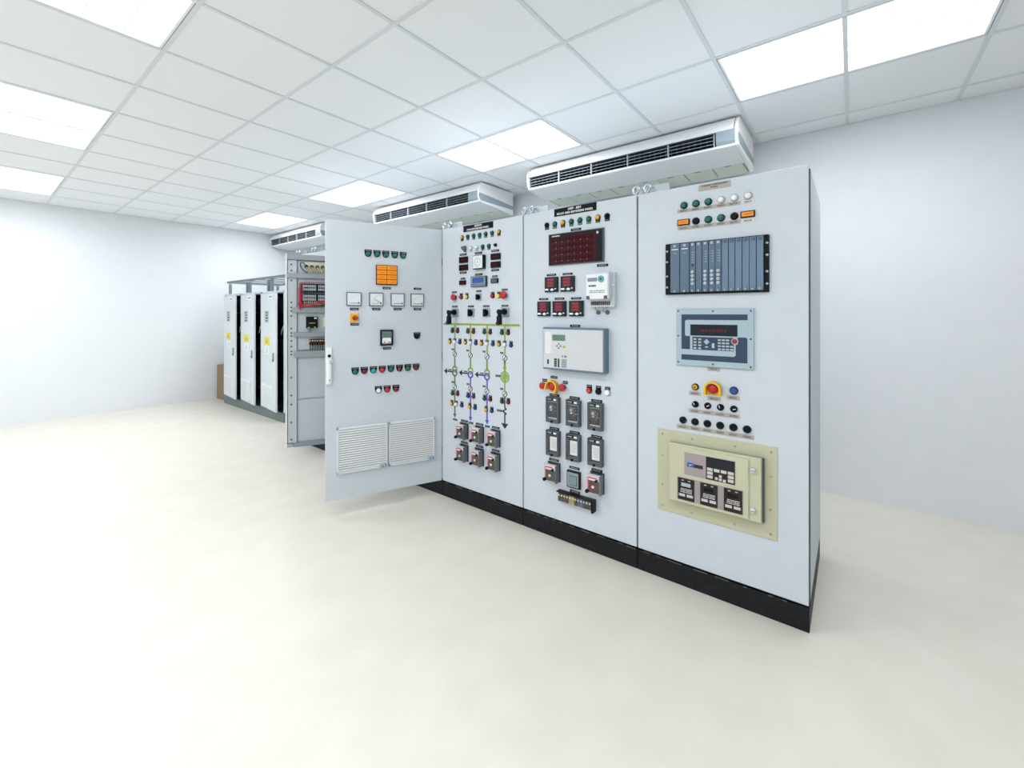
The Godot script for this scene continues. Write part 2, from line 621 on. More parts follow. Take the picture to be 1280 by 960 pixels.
# ------------------------------------------------------------------ cabinets
# A closed cabinet with a front panel from x0 to x1.
func cabinet(called: String, label: String, x0: float, x1: float, closed := true) -> void:
	var w := x1 - x0
	cab = thing(called, label, "control cabinet", Vector3((x0 + x1) / 2, 0, 0), "row of control cabinets")
	fr = Transform3D(Basis(), Vector3(-(x0 + x1) / 2, 0, 0))
	if closed:
		part(cab, "body", one(func(st): box(st, Vector3(0, 1.11, -0.43), Vector3(w - 0.002, 1.97, 0.78))), "cabinet_side")
	else:
		part(cab, "body", one(func(st):
			for s in [-1, 1]:
				box(st, Vector3(s * (w / 2 - 0.016), 1.11, -0.42), Vector3(0.03, 1.97, 0.8))
			box(st, Vector3(0, 1.11, -0.805), Vector3(w - 0.06, 1.97, 0.03))
			box(st, Vector3(0, 2.085, -0.42), Vector3(w - 0.002, 0.03, 0.8))
			box(st, Vector3(0, 0.14, -0.42), Vector3(w - 0.06, 0.03, 0.77))), "cabinet_side")
		part(cab, "mounting_plate", one(func(st): box(st, Vector3(0, 1.1, -0.66), Vector3(w - 0.12, 1.8, 0.01))), "rail")
	part(cab, "gasket", one(func(st):
		for s in [-1, 1]:
			box(st, Vector3(s * (w / 2 - 0.007), 1.11, -0.032), Vector3(0.012, 1.96, 0.016))), "gasket")
	var pl := part(cab, "plinth", one(func(st): plate(st, 0, 0.054, w - 0.004, 0.108, -0.8, -0.003, 0.003)), "plinth")
	var r := RandomNumberGenerator.new()
	r.seed = int(absf(x0) * 91) + 3
	var x := -w / 2 + 0.03
	while x < w / 2 - 0.06:
		var s := r.randf_range(0.01, 0.07)
		var sx := x + s / 2
		var sz := -0.0055 - r.randf() * 0.002
		part(pl, "scuff_mark", one(func(st): box(st, Vector3(sx, 0.107, sz), Vector3(s, 0.0026, 0.004))), "scuff")
		x += s + r.randf_range(0.004, 0.09)


func front_panel(x0: float, x1: float) -> void:
	part(cab, "front_panel", one(func(st):
		X = fr
		plate(st, (x0 + x1) / 2, 1.1125, x1 - x0 - 0.009, 1.981, -0.022, 0.0, 0.0025)
		X = Transform3D()), "cabinet")


# Lifting bracket with two eyebolts over the joint at x.
func lifting_bracket(x: float) -> void:
	var o := dev("lifting_bracket", x, 2.1, "zinc plated lifting bracket over the joint")
	part(o, "angle_plate", one(func(st):
		plate(st, 0.06, 0.032, 0.19, 0.058, -0.075, -0.071, 0.001)
		box(st, Vector3(0.055, 0.004, -0.052), Vector3(0.17, 0.004, 0.042))), "steel")
	for s in [-0.025, 0.04]:
		var e := part(o, "eyebolt", one(func(st):
			var pts := []
			for k in 13:
				var t := TAU * k / 12
				pts.append(Vector3(cos(t) * 0.018, 0.036 + sin(t) * 0.02, cos(t) * 0.006))
			tube(st, pts, 0.0065, 8)
			X = Transform3D(Basis(Vector3.RIGHT, -PI / 2), Vector3.ZERO)
			lathe(st, 0, 0, [[0.014, 0.0], [0.014, 0.008], [0.007, 0.012], [0.006, 0.018], [0.0, 0.018]], 12)
			X = Transform3D()), "chrome")
		e.position = Vector3(s, 0.005, -0.045)


# Wrap of the two clear-cased plug-in relays.
func clear_relay(x: float, y: float, w: float, h: float, d: float, coil: String, print_m: String) -> void:
	var o := dev("plug_in_relay", x, y, "small relay in a clear plastic case with pink print")
	var k := "%.3f %.3f %.3f" % [w, h, d]
	shared(o, "base", "cr base " + k, func(st): plate(st, 0, 0, w, h, 0, 0.01, 0.002), "black_matt")
	shared(o, "coil_block", "cr coil " + k, func(st): plate(st, w * 0.03, -h * 0.12, w * 0.74, h * 0.6, 0.01, d * 0.88, 0.003), coil)
	shared(o, "contact_post", "cr post " + k, func(st): lathe(st, -w * 0.06, -h * 0.12, [[0.009, d * 0.85], [0.009, d * 0.94], [0.005, d * 0.96], [0.0, d * 0.96]], 12), "ivory")
	shared(o, "side_frame", "cr side " + k, func(st): plate(st, w * 0.43, -h * 0.02, w * 0.08, h * 0.9, 0.01, d * 0.94), "dark_grey")
	shared(o, "title_card", "cr card " + k, func(st): plate(st, 0, h * 0.28, w * 0.84, h * 0.2, 0.01, d * 0.9, 0.001), "paper")
	shared(o, "title_band", "cr band " + k, func(st): plate(st, -w * 0.08, h * 0.315, w * 0.6, h * 0.075, d * 0.9, d * 0.9 + 0.001), print_m)
	shared(o, "edge_band", "cr edge " + k, func(st): plate(st, -w * 0.42, 0.0, w * 0.07, h * 0.62, 0.01, d * 0.9), print_m)
	shared(o, "reset_knob", "cr knob " + k, func(st): lathe(st, w * 0.22, h * 0.22, [[0.008, d * 0.9], [0.008, d + 0.006], [0.0, d + 0.006]], 12), "black")
	shared(o, "clamp_screw", "cr clamp " + k, func(st): lathe(st, -w * 0.45, -h * 0.36, [[0.011, 0.0], [0.011, d + 0.008], [0.007, d + 0.012], [0.0, d + 0.012]], 12), "black")
	shared(o, "clear_cover", "cr cover " + k, func(st): open_cover(st, w, h, 0.01, d), "clear")


# Five thin walls: a cover open at the back.
func open_cover(st: SurfaceTool, w: float, h: float, z0: float, z1: float) -> void:
	var t := 0.0015
	box(st, Vector3(0, 0, z1 - t / 2), Vector3(w, h, t))
	for s in [-1, 1]:
		box(st, Vector3(s * (w / 2 - t / 2), 0, (z0 + z1 - t) / 2), Vector3(t, h, z1 - z0 - t))
		box(st, Vector3(0, s * (h / 2 - t / 2), (z0 + z1 - t) / 2), Vector3(w - 2 * t, t, z1 - z0 - t))


# ------------------------------------------------------------------ cabinet: synchronizing panel
func build_synchronizing_cabinet() -> void:
	cabinet("synchronizing_cabinet", "light grey cabinet with green and blue mimic diagram and two pistol-grip switches", -1.6, -0.8)
	front_panel(-1.6, -0.8)
	lifting_bracket(-1.6)
	var o := dev("title_plate", -1.214, 2.075)
	part(o, "plate", one(func(st): plate(st, 0, 0, 0.295, 0.046, 0, 0.004, 0.001)), "black_matt")
	text_on(o, "GEN-01", 0.014, Vector3(0.005, 0.0105, 0.0042), "white", 1.1)
	text_on(o, "SYNCHRONIZING PANEL", 0.013, Vector3(0, -0.011, 0.0042), "white", 1.05)
	# lamp rows
	var i := 0
	for x in [-1.375, -1.315, -1.255, -1.195, -1.136, -1.075, -1.012]:
		lamp(x, 2.014, 0.0145, "yellow" if i == 0 or i == 6 else "green_lens", -1, "black_matt" if i == 0 or i == 6 else "connector_green")
		i += 1
	for a in [[-1.283, "lens_white"], [-1.223, "lens_white"], [-1.165, "green_lens"], [-1.105, "green_lens"]]:
		lamp(a[0], 1.924, 0.0145, a[1], -1, "connector_green" if a[1] == "green_lens" else "tag_beige")
	o = dev("key_switch", -1.35, 1.922, "black key switch with a flag lever")
	part(o, "rose", one(func(st): lathe(st, 0, 0, [[0.014, 0], [0.014, 0.008], [0.0, 0.008]])), "black")
	part(o, "lever", one(func(st): prism(st, PackedVector2Array([Vector2(-0.022, 0.022), Vector2(-0.02, 0.006), Vector2(0.012, -0.024), Vector2(0.02, -0.02), Vector2(0.02, 0.022)]), 0.008, 0.02, 0.001)), "dark_grey")
	lamp(-1.042, 1.924, 0.011, "black", 0, "black", "push_button")
	# digital meters in black windows
	for a in [[-1.357, 1.843, 0.089, 0.045], [-1.357, 1.784, 0.089, 0.045], [-1.040, 1.842, 0.089, 0.044], [-1.040, 1.784, 0.089, 0.044]]:
		o = dev("digital_meter", a[0], a[1], "small black digital meter with dark window")
		shared(o, "case", "dm %.3f" % a[3], func(st): plate(st, 0, 0, a[2], a[3], 0, 0.012, 0.002), "black")
		shared(o, "window", "dmw %.3f" % a[3], func(st): plate(st, 0, 0.001, a[2] * 0.86, a[3] * 0.66, 0.011, 0.0128), "display_red_dark")
		strokes(o, a[2] * 0.5, a[3] * 0.16, 0.0132, 1, "digit_red", 1, "digits")
	for a in [[-1.365, 1.884], [-1.365, 1.746], [-1.047, 1.884], [-1.047, 1.746], [-1.208, 1.882], [-1.205, 1.725]]:
		name_plate(a[0], a[1])
	# synchroscope
	o = dev("synchroscope", -1.19, 1.812, "square white synchroscope dial in a black case")
	part(o, "case", one(func(st): plate(st, 0, 0, 0.104, 0.1, 0, 0.03, 0.003)), "black")
	part(o, "dial", one(func(st): plate(st, 0, 0, 0.092, 0.09, 0.03, 0.0312)), "scale_card")
	part(o, "scale", one(func(st):
		for k in 16:
			var t := TAU * k / 16
			X = Transform3D(Basis(Vector3.BACK, t), Vector3(0, 0, 0))
			box(st, Vector3(0.03, 0, 0.0316), Vector3(0.008, 0.0022, 0.0008))
		X = Transform3D()
		ring_shape(st, 0, 0, 0.0265, 0.0255, 0.0312, 0.0318, 24)), "grey")
	part(o, "pointer", one(func(st): prism(st, PackedVector2Array([Vector2(-0.0012, -0.01), Vector2(0.0012, -0.01), Vector2(0, 0.026)]), 0.0315, 0.0325)), "grey")
	part(o, "hub", one(func(st): lathe(st, 0, 0, [[0.004, 0.0312], [0.004, 0.034], [0.0, 0.034]], 12)), "grey")
	# controller with blue screen
	o = dev("controller", -1.197, 1.672, "grey controller with a blue screen")
	part(o, "case", one(func(st): plate(st, 0, 0, 0.152, 0.076, 0, 0.02, 0.003)), "navy")
	part(o, "face", one(func(st): plate(st, 0, 0, 0.14, 0.066, 0.019, 0.0206)), "grey")
	part(o, "screen", one(func(st): plate(st, 0.002, 0.008, 0.112, 0.04, 0.0206, 0.0215)), "lcd_blue")
	for k in 8:
		put(shared(o, "key", "ctl key", func(st): plate(st, 0, 0, 0.009, 0.008, 0, 0.0025, 0.0006), "navy"), Vector3(-0.056 + k * 0.016, -0.023, 0.0205))
	for a in [[-1.367, "maroon"], [-1.05, "black"]]:
		o = dev("digital_meter", a[0], 1.671, "small dark digital display")
		shared(o, "case", "dm2", func(st): plate(st, 0, 0, 0.066, 0.033, 0, 0.012, 0.002), "black")
		shared(o, "window", "dm2w", func(st): plate(st, 0, 0, 0.054, 0.022, 0.011, 0.0128), "display_red" if a[1] == "maroon" else "dark_grey")
		name_plate(a[0], 1.702, 0.048, 0.014)
	# buttons
	mushroom(-1.452, 1.562, 0.0245, "red_plastic", "large red mushroom push button")
	mushroom(-0.958, 1.566, 0.0275, "red_plastic", "large red mushroom push button")
	for a in [[-1.385, "red_plastic"], [-1.326, "bright_yellow"], [-1.070, "red_plastic"], [-1.012, "bright_yellow"]]:
		lamp(a[0], 1.562, 0.0155, a[1], 1, "black_matt", "push_button")
	for a in [[-1.460, 1.602], [-1.205, 1.602], [-0.960, 1.604]]:
		name_plate(a[0], a[1], 0.05, 0.013)
	selector(-1.204, 1.559, 0.05, 0.05, 0.018)
	for a in [[-1.283, 1.444], [-1.130, 1.444]]:
		selector(a[0], a[1], 0.068, 0.062, 0.024)
	for a in [[-1.450, 1.443], [-0.954, 1.445]]:
		pistol_switch(a[0], a[1])
	for x in [-1.455, -1.285, -1.132, -0.958]:
		name_plate(x, 1.491, 0.058, 0.013)
	mimic()
	var cols := [-1.455, -1.289, -1.124, -0.959]
	for c in cols.size():
		lamp(cols[c] - 0.025, 1.302, 0.0145, "green_plastic", 1)
		lamp(cols[c] + 0.031, 1.302, 0.0145, "maroon", 1)
		lamp(cols[c] - 0.053, 1.219, 0.0145, "yellow", 1)
		lamp(cols[c] + 0.0, 1.219, 0.0145, "lens_white", 1)
		lamp(cols[c] + 0.056, 1.219, 0.0145, "blue", 1)
		lamp(cols[c] - 0.024, 0.82, 0.0145, ["green_plastic", "blue", "green_lens", "connector_green"][c], 1)
		lamp(cols[c] + 0.032, 0.822, 0.0145, "maroon", 1)
	for a in [[-1.500, "yellow"], [-1.452, "lens_white"], [-1.392, "blue"], [-1.309, "yellow"], [-1.255, "blue"], [-1.146, "yellow"], [-1.092, "blue"]]:
		lamp(a[0] + 0.014, 0.741, 0.0145, a[1], 1)
	# relays at the foot
	var xs := [-1.352, -1.197, -1.041]
	for c in 3:
		clear_relay(xs[c], 0.554, 0.084, 0.118, 0.055, "olive_coil", "pink_print")
		clear_relay(xs[c], 0.389, 0.084, 0.122, 0.055, "copper_brown" if c == 1 else "olive_coil", "pink_print")
		name_plate(xs[c] + 0.0, 0.626, 0.07, 0.015)
		name_plate(xs[c] + 0.0, 0.463, 0.07, 0.015)


func selector(x: float, y: float, w: float, h: float, r: float) -> void:
	var o := dev("selector_switch", x, y, "rotary selector switch with grey plate and black knob")
	shared(o, "plate", "sel %.3f" % w, func(st): plate(st, 0, 0, w, h, 0, 0.006, 0.001), "grey")
	strokes(o, w * 0.7, h * 0.12, 0.0064, 1, "tag_light", 2, "markings")
	shared(o, "knob", "selk %.3f" % r, func(st): lathe(st, 0, -h * 0.02, [[r, 0.006], [r, 0.012], [r * 0.85, 0.016], [0.0, 0.016]]), "black")
	shared(o, "grip", "selg %.3f" % r, func(st): plate(st, 0, -h * 0.02, r * 0.75, r * 2.1, 0.014, 0.034, 0.003), "black")


func pistol_switch(x: float, y: float) -> void:
	var o := dev("pistol_grip_switch", x, y, "control switch with a long black pistol-grip handle")
	shared(o, "plate", "ps plate", func(st): plate(st, 0, 0, 0.072, 0.064, 0, 0.006, 0.001), "grey")
	shared(o, "spindle", "ps spindle", func(st): lathe(st, 0.0, 0.004, [[0.021, 0.006], [0.021, 0.02], [0.015, 0.024], [0.014, 0.06], [0.017, 0.066], [0.017, 0.076], [0.0, 0.078]]), "black")
	shared(o, "handle", "ps handle", func(st):
		X = Transform3D(Basis(Vector3.RIGHT, PI / 2), Vector3(0, 0.0, 0.062))
		tube(st, [Vector3(0.0, 0.0, -0.012), Vector3(0.0, 0.002, 0.01), Vector3(0.0, 0.006, 0.04), Vector3(0.0, 0.016, 0.07), Vector3(0.0, 0.024, 0.082)], 0.0145, 10)
		X = Transform3D()
		rounded(st, 0, -0.055, 0.03, 0.06, 0.055, 0.082, 0.008, 0.003), "black")


# The mimic diagram: flat coloured strips screwed to the panel.
func mimic() -> void:
	var o := dev("mimic_diagram", 0, 0, "coloured single-line mimic diagram of bus bar, breakers and transformers")
	var cols := [-1.455, -1.289, -1.124, -0.959]
	var z := 0.003
	part(o, "bus_bar", one(func(st): plate(st, -1.204, 1.356, 0.752, 0.014, 0, z, 0.0006)), "mimic_green")
	var tone := ["mimic_olive", "mimic_green", "mimic_green", "mimic_green"]
	var low := ["mimic_dark_olive", "mimic_blue", "mimic_blue", "mimic_green"]
	for c in 4:
		var x: float = cols[c]
		part(o, "feeder_line", one(func(st): plate(st, x, 1.19, 0.012, 0.33, 0, z - 0.0005, 0.0005)), tone[c])
		for y in [1.126, 0.875]:
			part(o, "isolator_symbol", one(func(st): lathe(st, x, y, [[0.02, 0], [0.02, 0.004], [0.0, 0.0041]], 20)), "lens_white")
			part(o, "isolator_mark", one(func(st):
				ring_shape(st, x, y, 0.0205, 0.0175, 0.0, 0.0048)
				X = Transform3D(Basis(Vector3.BACK, -0.6), Vector3(x, y, 0))
				box(st, Vector3(0, 0, 0.0046), Vector3(0.006, 0.03, 0.0012))
				X = Transform3D()), "ink")
	for c in 3:
		var x: float = cols[c]
		part(o, "feeder_line", one(func(st): plate(st, x, 1.056, 0.01, 0.07, 0, z - 0.0005)), tone[c])
		part(o, "winding_ring", one(func(st): ring_shape(st, x, 1.01, 0.027, 0.017, 0, z + 0.0004)), tone[c])
		part(o, "winding_ring", one(func(st): ring_shape(st, x, 0.981, 0.027, 0.017, 0, z + 0.001)), low[c])
		part(o, "feeder_line", one(func(st): plate(st, x, 0.925, 0.01, 0.062, 0, z - 0.0005)), low[c])
		part(o, "feeder_line", one(func(st): plate(st, x, 0.757, 0.011, 0.2, 0, z - 0.0005)), low[c])
		part(o, "arrow_head", one(func(st): prism(st, PackedVector2Array([Vector2(x - 0.016, 0.667), Vector2(x, 0.636), Vector2(x + 0.016, 0.667)]), 0, z)), low[c])
		part(o, "neutral_arrow", one(func(st):
			var s := -0.027
			var y := 0.988
			plate(st, x + s - 0.032, y, 0.064, 0.009, 0, z)
			prism(st, PackedVector2Array([Vector2(x + s - 0.062, y - 0.022), Vector2(x + s - 0.062, y + 0.022), Vector2(x + s - 0.092, y)]), 0, z)), "ink")
		name_plate(x - 0.052, 1.001, 0.034, 0.009)
	var x4: float = cols[3]
	part(o, "feeder_line", one(func(st): plate(st, x4, 1.03, 0.013, 0.15, 0, z - 0.0005)), "mimic_green")
	part(o, "feeder_line", one(func(st): prism(st, PackedVector2Array([Vector2(x4 - 0.014, 1.056), Vector2(x4, 1.032), Vector2(x4 + 0.014, 1.056), Vector2(x4, 1.08)]), 0, z)), "mimic_green")
	part(o, "winding_ring", one(func(st): ring_shape(st, x4, 0.994, 0.04, 0.031, 0, z)), "mimic_green")
	part(o, "winding_ring", one(func(st): ring_shape(st, x4, 0.994, 0.024, 0.012, 0, z + 0.0005)), "mimic_green")
	part(o, "feeder_line", one(func(st): plate(st, x4, 0.925, 0.01, 0.08, 0, z - 0.0006)), "mimic_green")
	part(o, "earth_line", one(func(st):
		plate(st, x4, 0.818, 0.009, 0.08, 0, z - 0.0005)
		plate(st, x4, 0.697, 0.009, 0.076, 0, z - 0.0005)
		var zig := [Vector2(0, 0.78), Vector2(0.012, 0.77), Vector2(-0.018, 0.753), Vector2(0.012, 0.738), Vector2(0, 0.731)]
		for k in 4:
			var a: Vector2 = zig[k]
			var b: Vector2 = zig[k + 1]
			var dd := (b - a).normalized()
			var nn := Vector2(-dd.y, dd.x) * 0.0045
			prism(st, PackedVector2Array([a + Vector2(x4, 0) - nn - dd * 0.003, b + Vector2(x4, 0) - nn + dd * 0.003, b + Vector2(x4, 0) + nn + dd * 0.003, a + Vector2(x4, 0) + nn - dd * 0.003]), 0, z)
		prism(st, PackedVector2Array([Vector2(x4 - 0.03, 0.668), Vector2(x4, 0.632), Vector2(x4 + 0.03, 0.668)]), 0, z)), "ink")
	for a in [[-1.478, 1.161], [-1.319, 1.160], [-1.153, 1.161], [-0.987, 1.160], [-1.478, 0.908], [-1.315, 0.908], [-1.153, 0.908], [-0.987, 0.907]]:
		name_plate(a[0], a[1], 0.026, 0.013)
	for a in [[-1.021, 0.996], [-1.008, 0.752], [-1.451, 0.622], [-1.284, 0.622], [-1.121, 0.622]]:
		name_plate(a[0], a[1], 0.044, 0.014)


# ------------------------------------------------------------------ cabinet: relay and metering panel
func build_metering_cabinet() -> void:
	cabinet("metering_cabinet", "light grey cabinet with red display, energy meter and large blue-edged relay", -0.8, 0.0)
	front_panel(-0.8, 0.0)
	lifting_bracket(-0.8)
	var o := dev("title_plate", -0.401, 2.079)
	part(o, "plate", one(func(st): plate(st, 0, 0, 0.297, 0.048, 0, 0.004, 0.001)), "black_matt")
	text_on(o, "AMP - N01", 0.014, Vector3(0, 0.011, 0.0042), "white", 1.0)
	text_on(o, "RELAY AND METERING PANEL", 0.0135, Vector3(0, -0.0105, 0.0042), "white", 0.97)
	var tones := ["black", "green_lens", "yellow", "green_lens", "green_lens", "green_lens", "yellow", "black"]
	for i in 8:
		lamp(-0.606 + i * 0.0605, 2.009, 0.0155, tones[i], -1, "black_matt" if tones[i] != "green_lens" else "connector_green")
	name_plate(-0.392, 1.956)
	name_plate(-0.213, 1.722)
	# red annunciator display
	o = dev("annunciator_display", -0.394, 1.843, "wide dark red annunciator display")
	part(o, "case", one(func(st): plate(st, 0, 0, 0.386, 0.2, 0, 0.015, 0.004)), "dark_grey")
	part(o, "bezel", one(func(st): plate(st, 0, 0, 0.374, 0.19, 0.014, 0.0165, 0.001)), "black")
	part(o, "window", one(func(st): plate(st, -0.015, -0.005, 0.33, 0.168, 0.016, 0.0172)), "display_red")
	for r in 4:
		for c in 7:
			var k := shared(o, "display_cell", "cell", func(st):
				for q in 3:
					plate(st, (q - 1) * 0.0125, 0, 0.009, 0.024, 0, 0.0006), "display_red_dark")
			k.position = Vector3(-0.155 + c * 0.044, 0.058 - r * 0.04, 0.0172)
	for r in 4:
		for c in 6:
			put(shared(o, "decimal_point", "dp", func(st): lathe(st, 0, 0, [[0.0016, 0], [0.0016, 0.0006], [0.0, 0.0006]], 8), "tag_light"), Vector3(-0.133 + c * 0.044, 0.044 - r * 0.04, 0.0172))
	put(shared(o, "maker_mark", "mk1", func(st): plate(st, 0, 0, 0.058, 0.006, 0, 0.0006), "tag_light"), Vector3(-0.135, 0.084, 0.0165))
	put(shared(o, "corner_mark", "mk2", func(st): lathe(st, 0, 0, [[0.008, 0], [0.008, 0.0006], [0.0, 0.0006]], 12), "tag_light"), Vector3(0.155, 0.075, 0.0165))
	# five square meters
	for a in [[-0.567, 1.622], [-0.447, 1.622], [-0.626, 1.467], [-0.507, 1.467], [-0.386, 1.467]]:
		o = dev("power_meter", a[0], a[1], "square black power meter with red digit window and white keys")
		shared(o, "case", "pm case", func(st): plate(st, 0, 0, 0.096, 0.096, 0, 0.018, 0.003), "meter_green_black")
		shared(o, "window", "pm win", func(st): plate(st, -0.003, 0.012, 0.064, 0.058, 0.017, 0.0186), "meter_window")
		for r in 3:
			for q in 4:
				put(shared(o, "digit", "pm digit", func(st):
					plate(st, 0, 0.0065, 0.007, 0.002, 0, 0.0006)
					plate(st, 0, -0.0065, 0.007, 0.002, 0, 0.0006)
					plate(st, 0, 0.0, 0.007, 0.002, 0, 0.0006)
					for s in [-1, 1]:
						plate(st, s * 0.004, 0, 0.002, 0.013, 0, 0.0006), "meter_red"), Vector3(-0.021 + q * 0.0125, 0.031 - r * 0.019, 0.0186))
		put(shared(o, "logo", "pm logo", func(st): rounded(st, 0, 0, 0.026, 0.011, 0, 0.001, 0.003, 0.0), "lens_white"), Vector3(-0.03, -0.032, 0.018))
		put(shared(o, "arrow_keys", "pm keys", func(st):
			prism(st, PackedVector2Array([Vector2(-0.016, 0), Vector2(0, -0.009), Vector2(0.016, 0), Vector2(0, 0.009)]), 0, 0.001)
			plate(st, 0.026, 0.005, 0.01, 0.006, 0, 0.001), "lens_white"), Vector3(0.01, -0.033, 0.018))
	for a in [[-0.572, 1.685], [-0.452, 1.685], [-0.632, 1.531], [-0.511, 1.531], [-0.391, 1.531]]:
		name_plate(a[0], a[1], 0.07, 0.013)
	energy_meter()
	protection_relay()
	name_plate(-0.398, 1.360)
	name_plate(-0.552, 1.028, 0.05, 0.016)
	# emergency stop in a yellow shroud between two red mushroom buttons
	mushroom(-0.629, 0.969, 0.023, "red_plastic", "red mushroom push button beside the shroud")
	stop_button(-0.556, 0.972, 0.042, 0.3, "red mushroom stop button inside a yellow shroud")
	mushroom(-0.48, 0.972, 0.024, "red_plastic", "red mushroom push button with legend plate")
	for a in [[-0.300, "red_lens"], [-0.239, "black"], [-0.180, "lens_white"]]:
		lamp(a[0], 0.972, 0.0175, a[1], 1, "black_matt", "push_button")
	for x in [-0.624, -0.468]:
		name_plate(x, 1.003, 0.034, 0.018)
	# drawn-out relays
	var xs := [-0.549, -0.401, -0.251]
	for c in 3:
		drawn_relay(xs[c], 0.824, true, c == 2)
		drawn_relay(xs[c], 0.612, false, false)
		name_plate(xs[c], 0.914, 0.071, 0.016)
		name_plate(xs[c], 0.7, 0.071, 0.016)
	clear_relay(-0.549, 0.427, 0.09, 0.118, 0.055, "olive_coil", "pink_print")
	clear_relay(-0.246, 0.429, 0.09, 0.122, 0.055, "copper_brown", "pink_print")
	o = dev("panel_instrument", -0.403, 0.411, "square grey instrument with black frame")
	part(o, "frame", one(func(st): plate(st, 0, 0, 0.092, 0.104, 0, 0.02, 0.004)), "black")
	part(o, "face", one(func(st): plate(st, 0, 0, 0.076, 0.088, 0.019, 0.0206)), "grey")
	part(o, "inner_frame", one(func(st): plate(st, 0.002, -0.004, 0.054, 0.06, 0.0206, 0.0225)), "dark_grey")
	part(o, "screen", one(func(st): plate(st, 0.002, -0.004, 0.046, 0.052, 0.0225, 0.0233)), "lcd_grey")
	for a in [[-0.552, 0.499], [-0.403, 0.48], [-0.249, 0.499], [-0.399, 0.333]]:
		name_plate(a[0], a[1], 0.071, 0.015)
	# test terminal strip
	o = dev("test_terminal_strip", -0.384, 0.288, "row of coloured test terminals under a clear cover")
	part(o, "base", one(func(st): plate(st, 0, 0, 0.256, 0.066, 0, 0.012, 0.002)), "dark_grey")
	part(o, "end_cap", one(func(st): plate(st, 0.123, 0, 0.012, 0.07, 0, 0.045, 0.002)), "black")
	part(o, "top_rail", one(func(st): plate(st, 0, 0.033, 0.256, 0.006, 0, 0.04, 0.001)), "black")
	var tt := ["copper_brown", "olive_coil", "maroon", "olive_coil", "wire_yellow", "wire_yellow", "olive_coil", "wire_grey", "wire_blue", "copper_brown", "olive_coil", "copper_brown"]
	for k in 12:
		put(shared(o, "terminal", "test term", func(st):
			plate(st, 0, 0, 0.016, 0.05, 0, 0.016, 0.002)
			plate(st, 0, -0.008, 0.008, 0.016, 0.016, 0.024, 0.001), tt[k]), Vector3(-0.114 + k * 0.0195, -0.004, 0.01))
		put(shared(o, "terminal_screw", "test screw", func(st): lathe(st, 0, 0, [[0.0055, 0], [0.0055, 0.004], [0.0, 0.004]], 10), "ivory"), Vector3(-0.114 + k * 0.0195, 0.01, 0.026))
	part(o, "clear_cover", one(func(st): open_cover(st, 0.236, 0.06, 0.012, 0.042)), "clear")


func stop_button(x: float, y: float, r: float, turn: float, label: String) -> void:
	var o := dev("shrouded_stop_button", x, y, label)
	var arch := func(e: float, low: float) -> Array:
		var p := [Vector2(e, low)]
		for i in 15:
			var t := PI * i / 14.0
			p.append(Vector2(cos(t) * e, sin(t) * e * 0.92))
		p.append(Vector2(-e, low))
		for i in p.size():
			p[i] = p[i].rotated(-turn)
		return p
	part(o, "base_plate", one(func(st): prism(st, PackedVector2Array(arch.call(r, -r * 0.85)), 0, 0.006, 0.001)), "yellow")
	part(o, "shroud", one(func(st):
		var a: Array = arch.call(r, -r * 0.8)
		var c: Array = arch.call(r * 0.78, -r * 0.8)
		var h := 0.038
		for i in a.size() - 1:
			quad(st, v3(a[i], 0), v3(a[i + 1], 0), v3(a[i + 1], h), v3(a[i], h))
			quad(st, v3(c[i + 1], 0), v3(c[i], 0), v3(c[i], h), v3(c[i + 1], h))
			quad(st, v3(a[i], h), v3(a[i + 1], h), v3(c[i + 1], h), v3(c[i], h))
		var n := a.size() - 1
		quad(st, v3(c[0], 0), v3(a[0], 0), v3(a[0], h), v3(c[0], h))
		quad(st, v3(a[n], 0), v3(c[n], 0), v3(c[n], h), v3(a[n], h))), "yellow")
	part(o, "button", one(func(st): lathe(st, 0, 0.0, [[r * 0.4, 0.006], [r * 0.4, 0.014], [r * 0.6, 0.017], [r * 0.62, 0.022], [r * 0.5, 0.028], [0.0, 0.029]], 24)), "red_plastic")


